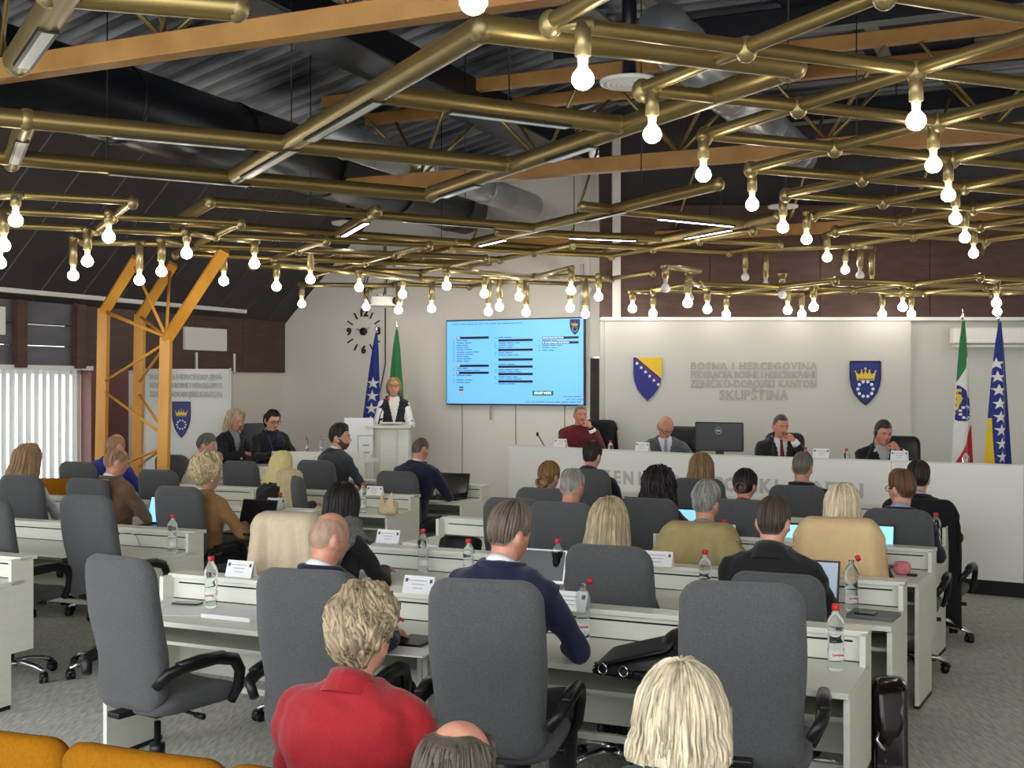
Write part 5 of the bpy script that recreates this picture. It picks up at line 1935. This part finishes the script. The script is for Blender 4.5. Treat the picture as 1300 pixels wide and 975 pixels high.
    if face:
        m = MB()
        for s in (-1, 1):
            m.ball((s * .031, .0755, .006), (.0105, .0086, .0046), 10, 8, 0, MH)
            m.ball((s * .031, .0832, .006), (.0056, .0030, .0056), 8, 6, 1, MH)
        m.build('eyes', [EYEW, EYEB], body)
        m = MB()
        for s in (-1, 1):
            m.path([(s * .014, .0935, .0265), (s * .030, .0920, .0305), (s * .046, .081, .0255)], [.0028, .0036, .002], 6, 0, MH, True, .8)
        m.build('eyebrows', hcol(*hc)[2], body)
    # clothes
    fab = cloth(top, topc)
    m = MB(); torso(m, .012); limbs(m, .006, .93)
    cl, co = remesh(m, max(vx, .010) if not near else .009, 3, .0040 if not near else .0040, PIDX)
    if shirt:                                        # open front of the jacket
        bm = bmesh.new(); bm.from_mesh(cl)
        z0, z1 = hip.z + .20 * k * math.cos(le), c7.z + .03
        kill = []
        for f in bm.faces:
            c = f.calc_center_median()
            fz = (c.z - z0) / (z1 - z0)
            ax = hip.y + (c.z - hip.z) * math.tan(le)
            if 0 < fz and abs(c.x) < .012 + .075 * fz and c.y > ax + .02:
                kill.append(f)
        bmesh.ops.delete(bm, geom=kill, context='FACES')
        bm.to_mesh(cl); bm.free()
    cl.materials.clear(); cl.materials.append(fab)
    jk = link({'jacket': 'jacket', 'jumper': 'jumper', 'blouse': 'blouse', 'waistcoat': 'waistcoat'}[kind], cl, t)
    if shirt:
        m = MB(); torso(m, .002)
        me2, _ = remesh(m, .014, 2)
        me2.materials.clear(); me2.materials.append(cloth('shirt_%d_%d_%d' % shirt, shirt, var=.04))
        link('shirt', me2, t)
        if tie:
            m = MB()
            top_ = c7 + sp * .012 + Vector((0, .078, -.015)); bot = hip + sp * (.2 * k) + Vector((0, .138, 0))
            m.path([top_, top_ + (bot - top_) * .10, top_ + (bot - top_) * .55 + Vector((0, .022, 0)), bot], [.018, .013, .024, .027], 8, 0, None, True, .3, (1, 0, 0))
            m.build('tie', cloth('tie_%d_%d_%d' % tie, tie, var=.1), t)
    if collar:
        m = MB()
        n = 20
        nax = (jb - c7).normalized()
        x_ = Vector((1, 0, 0)); y_ = nax.cross(x_)
        if y_.y < 0:
            y_ = -y_
        rows = [(-.030, .080), (.012, .070), (.034, .066), (.030, .062)] if collar2 is None else collar2
        pts = []
        for hh, rr_ in rows:
            for i in range(n + 1):
                a = 2 * math.pi * i / n - math.pi / 2
                f = .6 + .4 * (.5 - .5 * math.sin(a))          # lower in front
                pts.append(c7 + nax * (hh * f + .002 - .022 * (.5 + .5 * math.sin(a)) * (1 if hh > 0 else .5)) + x_ * math.cos(a) * rr_ * 1.05 + y_ * math.sin(a) * rr_)
        m.grid(pts, n + 1, len(rows), flip=False)
        m.build('collar', WSHIRT if collar == 'white' else (fab if collar == 'self' else cloth('collar_%d_%d_%d' % collar, collar)), t)
    if kind == 'jacket' or kind == 'waistcoat':        # lapel roll around the neck
        m = MB()
        pts = []
        for i in range(15):
            a = R(-205 + 230 * i / 14)
            pts.append(c7 + sp * (.004 + .022 * (.5 - .5 * math.sin(a))) + Vector((math.cos(a) * .092, math.sin(a) * .086 + .004, -.006)))
        m.path(pts, [.006] + [.016] * 13 + [.006], 8, 0, None, True, .9)
        m.build('jacket_collar', fab, jk)
        if near:
            m = MB()
            for s in (-1, 1):
                a, e = A[s][0], A[s][1]
                ax = (e - a).normalized(); u_ = ax.orthogonal().normalized(); v_ = ax.cross(u_)
                c_ = a + ax * .012
                m.path([c_ + (u_ * math.cos(R(24 * i)) + v_ * math.sin(R(24 * i))) * .0665 for i in range(16)], .0028, 5)
            m.build('sleeve_seam', fab, jk)
    # trousers and shoes
    m = MB()
    ring_loft(m, [(hip + Vector((0, 0, -.115)), .165, .125, 0), (hip + Vector((0, 0, -.02)), .178, .135, 0), (hip + Vector((0, 0, .05)), .168, .125, 0)])
    shoes = MB()
    for s in (-1, 1):
        kn = hip + Vector((s * .11, .42, -.04)) if not stand else hip + Vector((s * .09, .02, -.44))
        ft = Vector((kn.x, kn.y + .0, .09))
        m.path([hip + Vector((s * .085, .0, -.03)), hip + (kn - hip) * .5 + Vector((s * .05, 0, 0)), kn], [.095, .085, .072], 12); m.ball(kn, .072, 12, 8)
        m.path([kn, kn + (ft - kn) * .5, ft], [.070, .062, .056], 12)
        shoes.ball((ft.x, ft.y + .07, .042), (.045, .135, .042), 14, 8); shoes.ball((ft.x, ft.y - .01, .06), (.04, .05, .06), 10, 8)
    me3, _ = remesh(m, .016, 2)
    me3.materials.clear(); me3.materials.append(cloth('trousers_%d_%d_%d' % trous, trous, var=.08))
    link('trousers', me3, t)
    shoes.build('shoes', LEATHER, t)
    # hair
    st = dict(globals()[hair]) if hair else None
    if st is not None:
        if hstyle:
            st.update(hstyle)
        Hair(st, rnd).build('hair', hcol(*hc), t, MH, locks=locks, seed=PIDX, wavy=wavy, lock_r=lock_r, far=far)
    if stubble:
        m = MB()
        pts = []
        for j in range(6):
            for i in range(25):
                ph = R(-105 + 210 * i / 24)
                zt0 = -.052 + .05 * smoothstep(R(45), R(95), abs(ph))
                z = zt0 + (-.110 - zt0) * j / 5
                f = min(1, -z / HCZ)
                rx, ry = HA * math.sqrt(max(.05, 1 - f * f * .82)) * (1 - .26 * f ** 1.5) + .002, HB * math.sqrt(max(.05, 1 - f * f * .8)) + .002 + .006 * f
                pts.append((rx * math.sin(ph), ry * math.cos(ph) if math.cos(ph) > 0 else ry * math.cos(ph) * .6, z))
        m.grid(pts, 25, 6, 0, None, MH, flip=True)
        m.build('beard', hcol(*stubble), t)
    if glasses:
        m = MB()
        for s in (-1, 1):
            pts = [(s * .032 + .022 * math.cos(R(30 * i)), .100, .006 + .017 * math.sin(R(30 * i))) for i in range(13)]
            m.path(pts, .0026, 6, 0, MH)
            m.path([(s * .054, .099, .012), (s * .075, .05, .012), (s * .084, -.01, .008)], .0024, 6, 0, MH)
        m.path([(-.010, .101, .010), (.010, .101, .010)], .0024, 6, 0, MH)
        m.build('glasses', BLACKP, t)
    if extra:
        extra(t, dict(MH=MH, c7=c7, sp=sp, hip=hip, A=A, k=k, sw=sw, hw=hc_))
    return t


def bun(dx=0, dy=-.12, dz=.03, r=.042, hc=None, name='hair_bun'):
    def f(t, g):
        m = MB()
        c = Vector((dx, dy, dz))
        m.ball(c, (r, r * .8, r * .9), 14, 10, 0, g['MH'])
        for k in range(4):
            pts = [c + Vector((r * .95 * math.cos(R(a + 50 * k)), -.012 * k - .006, r * .85 * math.sin(R(a + 50 * k)))) for a in range(0, 300, 30)]
            m.path(pts, r * .26, 6, k % 3, g['MH'])
        m.build(name, hcol(*hc), t)
    return f


# ---- spectators closest to the camera
def red_extra(t, g):
    m = MB()
    e = g['MH'] @ Vector((-.083, -.0, -.04))
    m.ball(e, .006, 8, 6); m.build('earring', CHROME, t)


person('spectator with short wavy grey blonde hair wearing a bright red knitted jacket', 461, 812, 3.50, 4, hair='CURLY', hc=('ash_blonde', (158, 142, 112)), top='red_boucle', topc=(150, 13, 22), lean=6, nod=8, drop=.12,
       arms='lap', sw=.238, collar='self', kind='jumper', near=True, locks=330, wavy=.16, lock_r=.0095, fem=True, trous=(30, 26, 30), hs=1.0,
       hstyle=dict(nape=2.3, side=1.62, vol=.030, wave=.016, top=.012), collar2=[(-.045, .092), (.0, .080), (.030, .076), (.026, .070)], extra=red_extra)
person('balding spectator whose head top shows at the bottom edge', 580, 985, 2.75, 10, hair='FRINGE', hc=('dark_grey', (84, 74, 64)), top='black_suit', topc=(28, 28, 32), lean=4, nod=4, arms='lap', near=True,
       locks=220, lock_r=.004, hs=1.08, hstyle=dict(bald=.62, vol=.009, nape=2.1), skin=SKIN2, turn=-20)
person('spectator with a pale blonde flipped-up bob wearing a dark green jacket', 864, 921, 2.98, 4, hair='BOB', hc=('pale_blonde', (208, 195, 164)), top='bottle_green', topc=(20, 62, 52), drop=.115, lean=4, nod=4, arms='lap', sw=.205, near=True,
       locks=420, lock_r=.0058, wavy=.012, fem=True, kind='jacket', hs=1.03, hstyle=dict(drop=.060, vol=.027, flare=.2, spread=.0, flip=.020, top=.012, ridge=.003, face=2.0))

# ---- first desk row
person('man in a bright navy suit with brown grey hair leaning over his desk', 647, 681, 4.80, -6, ch='r1c', hair='SHORT', hc=('brown_grey', (112, 98, 84)), top='bright_navy', topc=(17, 23, 56), lean=24, nod=16, drop=.115, arms='desk', sw=.238,
       collar='white', near=True, locks=170, lock_r=.0055, turn=-8, hstyle=dict(vol=.012, top=.016), armw=1.25, skin=SKIN2)
person('bald man in a dark navy suit with white shirt collar', 418, 685, 5.1, -6, ch='r1b', hair='STUBBLE', hc=('grey_stubble', (172, 140, 120)), top='dark_navy', topc=(20, 26, 52), lean=22, nod=14, drop=.125, arms='desk', sw=.225, collar='white', near=True, turn=-10, skin=SKIN2)
# ---- second desk row
person('man in a black roll-collar jacket with cropped dark hair', 982, 664, 5.72, 0, ch='r2c', hair='CROP', hc=('dark_crop', (78, 66, 56)), top='black', topc=(20, 20, 23), lean=14, nod=10, sw=.238, collar='self', kind='jumper', near=True, locks=120, lock_r=.004,
       hstyle=dict(vol=.007, top=.008, nape=2.1, side=1.58), collar2=[(-.05, .098), (.0, .086), (.040, .080), (.034, .070)])
person('woman with long straight blonde hair behind a grey chair', 772, 664, 6.1, 0, ch='r2b', hair='LONG', hc=('streaked_blonde', (184, 168, 132)), top='dark_blouse', topc=(34, 34, 40), lean=10, nod=8, sw=.185, fem=True, near=True, locks=260, lock_r=.006,
       hstyle=dict(drop=.24, vol=.018, spread=.16, back=.03), kind='blouse')


def scarf_extra(t, g):
    c7 = g['c7']
    pts = []
    nu, nv = 13, 16
    for j in range(nv):
        q = j / (nv - 1)
        for i in range(nu):
            u = i / (nu - 1)
            x = .02 + .14 * u + .02 * math.sin(q * 8)
            z = .03 - .12 * u * u - .36 * max(0, q - .25) - .02 * math.sin(u * 9)
            y = .12 - .26 * min(1, q / .25) - .03 * math.sin(u * 12 + q * 4) - .03 * q
            pts.append(c7 + Vector((x, y, z + (.045 * math.sin(math.pi * min(1, q / .25))))))
    m = MB(); m.grid(pts, nu, nv)
    o = m.build('grey_scarf', mat('cloth_grey_scarf', (134, 136, 134), .95, var=.35, vscale=(60, 60, 60), bump=1.0, bscale=90), t)
    md = o.modifiers.new('thickness', 'SOLIDIFY'); md.thickness = .03; md.offset = 0
    o['label'] = 'grey fluffy scarf'


person('woman with long black hair and a grey scarf over a black top', 434, 640, 6.95, -4, ch='r2a', hair='LONG', hc=('black_brown', (34, 28, 28)), top='black_knit', topc=(22, 22, 26), lean=14, nod=10, sw=.20, fem=True, locks=160, lock_r=.006,
       hstyle=dict(drop=.22, vol=.014, spread=.04), kind='jumper', extra=scarf_extra, armw=1.3)
# ---- third desk row
person('man with thick silver grey hair before the khaki coat', 897, 640, 7.25, 0, ch='r3c', hair='SHORT', hc=('silver_grey', (150, 148, 142)), top='stone_shirt', topc=(150, 146, 130), lean=10, nod=6, locks=150, lock_r=.006, wavy=.05, hstyle=dict(vol=.014, top=.014, wave=.004), kind='jumper', collar='self', turn=-6, skin=SKIN2)
person('man with cropped white hair in a black jacket', 727, 619, 7.95, 0, ch='r3b', hair='CROP', hc=('white_grey', (164, 158, 150)), top='black_jacket', topc=(24, 24, 28), lean=14, nod=10, locks=90, lock_r=.004, hstyle=dict(vol=.006, top=.006), turn=-4, skin=SKIN2)
person('woman with a bright blonde straight bob before the sand coat', 1069, 642, 7.05, 0, ch='r3d', hair='LONG', hc=('bright_blonde', (224, 208, 176)), top='black_cardigan', topc=(22, 22, 25), lean=10, nod=6, fem=True, sw=.20, locks=220, lock_r=.0055, hstyle=dict(drop=.15, vol=.020, spread=.10, back=.02), kind='jumper', armw=1.3)
# ---- fourth desk row
person('woman with a low light brown bun', 697, 606, 9.15, 0, ch='r4a', hair='TIED', hc=('light_brown', (150, 112, 70)), top='black_top', topc=(24, 24, 28), fem=True, sw=.18, locks=80, lock_r=.005, extra=bun(0, -.105, -.045, .045, ('light_brown', (150, 112, 70))), kind='jumper', lean=10)
person('woman with big loose dark curls in a dark red top', 836, 617, 8.78, 0, ch='r4b', hair='LONG', hc=('dark_curls', (32, 26, 28)), top='wine', topc=(84, 18, 34), fem=True, sw=.20, locks=200, lock_r=.010, wavy=.10, hstyle=dict(drop=.16, vol=.034, spread=.2, wave=.012), kind='jumper', lean=10, armw=1.5)
person('woman with a dark bun and red collar', 946, 617, 8.52, 0, ch='r4c', hair='TIED', hc=('black_brown', (34, 28, 28)), top='cherry', topc=(150, 34, 44), fem=True, sw=.175, locks=80, lock_r=.005, collar=(170, 40, 50), extra=bun(.0, -.112, -.02, .038, ('brown_bun', (92, 66, 50))), kind='jumper', lean=8)
person('brown-haired man in glasses and navy suit turning his head', 1144, 622, 7.93, 0, ch='r4d', hair='SHORT', hc=('mid_brown', (112, 82, 54)), top='navy', topc=(26, 32, 62), collar=(170, 180, 215), lean=10, nod=2, turn=42, glasses=True, locks=150, lock_r=.0055, face=True, hstyle=dict(vol=.013, top=.012))
# ---- foremost row
person('man with very dark hair in a navy hooded jacket', 752, 580, 10.4, 0, ch='r5a', hair='SHORT', hc=('dark', (54, 46, 42)), top='navy_hood', topc=(26, 30, 46), lean=10, sw=.235, kind='jumper', collar='self', locks=60, hstyle=dict(vol=.012, top=.012), collar2=[(-.06, .12), (.0, .10), (.03, .09), (.02, .07)])
person('woman with long streaked brown and blonde hair in black', 890, 594, 9.98, 0, ch='r5b', hair='LONG', hc=('streaked_brown', (150, 122, 84)), top='black_top', topc=(24, 24, 28), fem=True, locks=160, lock_r=.007, hstyle=dict(drop=.20, vol=.018, spread=.12), kind='jumper', lean=8, armw=1.3)
person('short grey-haired man in a dark navy suit close to the platform', 1019, 594, 9.45, 0, ch='r5c', hair='CROP', hc=('grey_crop', (122, 114, 102)), top='dark_navy', topc=(20, 26, 52), lean=8, sw=.232, locks=70, lock_r=.004, hstyle=dict(vol=.008, top=.008, nape=2.1), skin=SKIN2)
person('dark-haired man in a black suit at the aisle end', 1166, 608, 9.02, -4, ch='r5d', hair='SHORT', hc=('dark', (54, 46, 42)), top='black_suit', topc=(26, 26, 30), lean=10, sw=.24, collar=(190, 170, 205), locks=80, hstyle=dict(vol=.012, top=.012), nod=0, turn=14)
# ---- window side
person('woman with shoulder-long light brown hair before the bright blind', 35, 584, 10.25, 0, ch='l3a', hair='LONG', hc=('fair_brown', (158, 126, 92)), top='pale_grey', topc=(196, 200, 204), fem=True, sw=.20, locks=140, lock_r=.008, hstyle=dict(drop=.17, vol=.028, spread=.2), kind='jumper', lean=12, nod=10, turn=-14, armw=1.4)
person('balding man in a brown jacket with white collar', 148, 587, 9.85, -8, ch='l3b', hair='FRINGE', hc=('fair_fringe', (160, 124, 92)), top='brown_wool', topc=(104, 80, 58), collar='white', sw=.238, lean=14, nod=12, locks=60, lock_r=.004, hs=1.05, hstyle=dict(bald=.5, vol=.005), skin=SKIN2, turn=-14, armw=1.3)
person('woman with curly blonde hair in a camel jumper', 264, 603, 9.25, -6, ch='l3c', hair='CURLY', hc=('curly_blonde', (206, 188, 146)), top='camel', topc=(158, 118, 72), fem=True, sw=.225, lean=12, kind='jumper', locks=240, lock_r=.010, wavy=.2, hs=1.12, hstyle=dict(vol=.034, wave=.022), armw=1.5, collar=(225, 215, 200), turn=-12)
person('balding man in a royal blue jacket behind the brown-jacketed man', 147, 567, 11.9, 0, ch='l4a', hair='FRINGE', hc=('fair_fringe', (160, 124, 92)), top='royal_blue', topc=(34, 46, 128), sw=.25, lean=18, nod=14, hstyle=dict(bald=.7, vol=.004), kind='jumper', hs=1.08, armw=1.5)
person('grey-haired man in a light jacket seen from the side', 262, 566, 12.7, -45, hair='SHORT', hc=('iron_grey', (112, 110, 104)), top='light_stone', topc=(188, 182, 166), sw=.22, lean=18, nod=14, turn=-10, locks=60, skin=SKIN2)
person('bearded man in a charcoal suit looking aside', 432, 556, 12.3, -22, ch='l5c', hair='SHORT', hc=('dark', (54, 46, 42)), top='charcoal', topc=(58, 62, 70), collar='white', sw=.245, lean=6, nod=2, turn=-46, stubble=('beard_brown', (98, 72, 56)), face=True, locks=90, hs=1.08, hstyle=dict(vol=.014, top=.016))
person('man with shaved dark hair in a dark navy suit below the lectern', 534, 571, 11.65, -4, ch='l4d', hair='CROP', hc=('dark_shaved', (94, 76, 64)), top='dark_navy', topc=(20, 26, 52), sw=.25, lean=18, nod=14, hstyle=dict(vol=.003, top=.002), collar='white', turn=-8, skin=SKIN2, armw=1.2)


def headscarf(t, g):
    SC_ = cloth('headscarf', (220, 202, 142), var=.08, vscale=(20, 20, 20))
    Hair(dict(drop=.16, vol=.022, face=2.2, spread=.25, back=.02, ridge=.003, front=.80, flare=.5), random.Random(4)).build('headscarf', SC_, t, g['MH'])


person('woman wearing a pale yellow headscarf and black sleeves', 358, 591, 10.95, -30, hair=None, top='black_top', topc=(24, 24, 28), fem=True, sw=.21, lean=14, kind='jumper', extra=headscarf, turn=-6, armw=1.4)

# ---- platform: two women at the side desk
person('blonde woman in a black jacket reading on the platform', 298, 534, 14.2, -118, base=DAIS, hair='LONG', hc=('soft_blonde', (206, 186, 152)), top='black_jacket', topc=(24, 24, 28), fem=True, sw=.21, lean=8, nod=16, turn=0, arms='desk', face=True, row=ROW + R(24.3), locks=120, lock_r=.008,
       hstyle=dict(drop=.10, vol=.026, spread=.25, face=2.0), shirt=(150, 150, 156), hs=1.08)


def lanyard(t, g):
    m = MB()
    c7, sp, hip, k = g['c7'], g['sp'], g['hip'], g['k']
    lo = hip + sp * (.22 * k) + Vector((0, .155, 0))
    m.path([c7 + Vector((-.07, .05, -.01)), c7 + sp * -.10 + Vector((-.055, .135, 0)), lo, c7 + sp * -.10 + Vector((.055, .135, 0)), c7 + Vector((.07, .05, -.01))], .007, 6, 0, None, True, .5)
    a = m.build('lanyard', cloth('lanyard_blue', (48, 66, 190)), t)
    m = MB(); m.box(lo + Vector((0, .008, -.04)), (.06, .006, .085)); m.build('badge', PAPER, a)
    m = MB(); m.path([(0, -.115, .035), (0, -.15, .0), (0, -.155, -.06), (.0, -.14, -.12)], [.028, .038, .036, .012], 10, 0, g['MH']); m.build('ponytail', hcol('black', (26, 22, 24)), t)


person('dark-haired woman in glasses with white collar and blue lanyard on the platform', 346, 534, 14.0, -146, base=DAIS, hair='TIED', hc=('black', (26, 22, 24)), top='black_jacket', topc=(24, 24, 28), fem=True, sw=.22, lean=10, nod=18, turn=4, arms='desk', face=True, row=ROW + R(24.3), locks=50,
       collar='white', glasses=True, extra=lanyard, hs=1.05)


# ---- woman at the lectern
def lect_extra(t, g):
    A = g['A']
    m = MB()
    for s in (-1, 1):
        a, e, w = A[s][0], A[s][1], A[s][2]
        m.path([a, a + (e - a) * .5, e], [.062, .060, .056], 12); m.ball(a, .064, 12, 10); m.ball(e, .056, 12, 8)
        m.path([e, e + (w - e) * .5, e + (w - e) * .92], [.056, .054, .040], 12)
    me, _ = remesh(m, .009, 2, .002, 3)
    me.materials.clear(); me.materials.append(WSHIRT)
    link('white_sleeves', me, t)
    m = MB(); m.path([(-.068, .066, .055), (-.03, .094, .05), (.03, .094, .05), (.068, .066, .055)], [.014, .018, .018, .014], 8, 0, g['MH'], True, .5); m.build('fringe', hcol('fair_fringe_hair', (190, 156, 108)), t)


person('woman in a dark waistcoat over a white blouse speaking at the lectern', 500, 492, 15.15, 180 + 8, base=DAIS, row=0, hair='LONG', hc=('fair_fringe_hair', (190, 156, 108)), top='dark_waistcoat', topc=(30, 32, 44), fem=True, sw=.19, lean=3, nod=6, arms='lectern', face=True, stand=True, kind='waistcoat',
       shirt=(238, 238, 232), collar='white', hstyle=dict(drop=.06, vol=.012, spread=.05, face=1.9, front=.72), extra=lect_extra, locks=60, hs=1.0)


# ---- men at the platform desk
def watch(s):
    def f(t, g):
        w, e = g['A'][s][2], g['A'][s][1]
        q = w + (e - w).normalized() * .03
        m = MB(); m.tube(q - (e - w).normalized() * .012, q + (e - w).normalized() * .012, .036, n=12); m.build('wrist_watch', BLACKP, t)
        m = MB(); m.tube(q + (e - w).normalized() * .012, q + (e - w).normalized() * .05, .040, .046, n=12); m.build('shirt_cuff', WSHIRT, t)
    return f


def cuff(s):
    def f(t, g):
        w, e = g['A'][s][2], g['A'][s][1]
        u = (e - w).normalized()
        m = MB(); m.tube(w + u * .005, w + u * .06, .036, .044, n=14); m.build('shirt_cuff', WSHIRT, t)
    return f


person('man in a dark red jumper holding a hand to his mouth', 737, 527, 14.05, 188, base=DAIS, row=0, hair='CROP', hc=('grey_crop', (122, 114, 102)), top='dark_red', topc=(98, 20, 34), lean=6, nod=6, arms='chinL', face=True, sw=.235, kind='jumper', collar='white', extra=watch(-1), skin=SKIN2, turn=4)
person('bent bald man in glasses, grey jacket and grey tie', 845, 542, 13.1, 185, base=DAIS, row=0, hair='STUBBLE', hc=('white_stubble', (200, 176, 158)), top='mid_grey', topc=(88, 92, 98), lean=22, nod=34, arms='desk', face=True, sw=.24, shirt=(232, 234, 238), tie=(150, 158, 166), collar='white', glasses=True, skin=SKIN2, hs=1.1, turn=6)
person('man in a dark suit with dark red tie and fist at his chin', 991, 541, 12.35, 190, base=DAIS, row=0, hair='CROP', hc=('dark_grey_crop', (84, 78, 72)), top='black_suit', topc=(26, 26, 34), lean=10, nod=14, arms='chinL', face=True, sw=.235, shirt=(228, 226, 236), tie=(110, 24, 36), collar='white', extra=cuff(-1), skin=SKIN2, hs=1.02)
person('man in a black jacket and grey shirt resting his chin by the flags', 1121, 550, 11.95, 188, base=DAIS, row=0, hair='SHORT', hc=('dark_short', (50, 42, 38)), top='black', topc=(20, 20, 23), lean=14, nod=14, arms='chinL', face=True, sw=.24, shirt=(186, 188, 192), collar=(176, 178, 182), extra=watch(-1), skin=SKIN2, hs=1.08, hstyle=dict(vol=.008, top=.008))
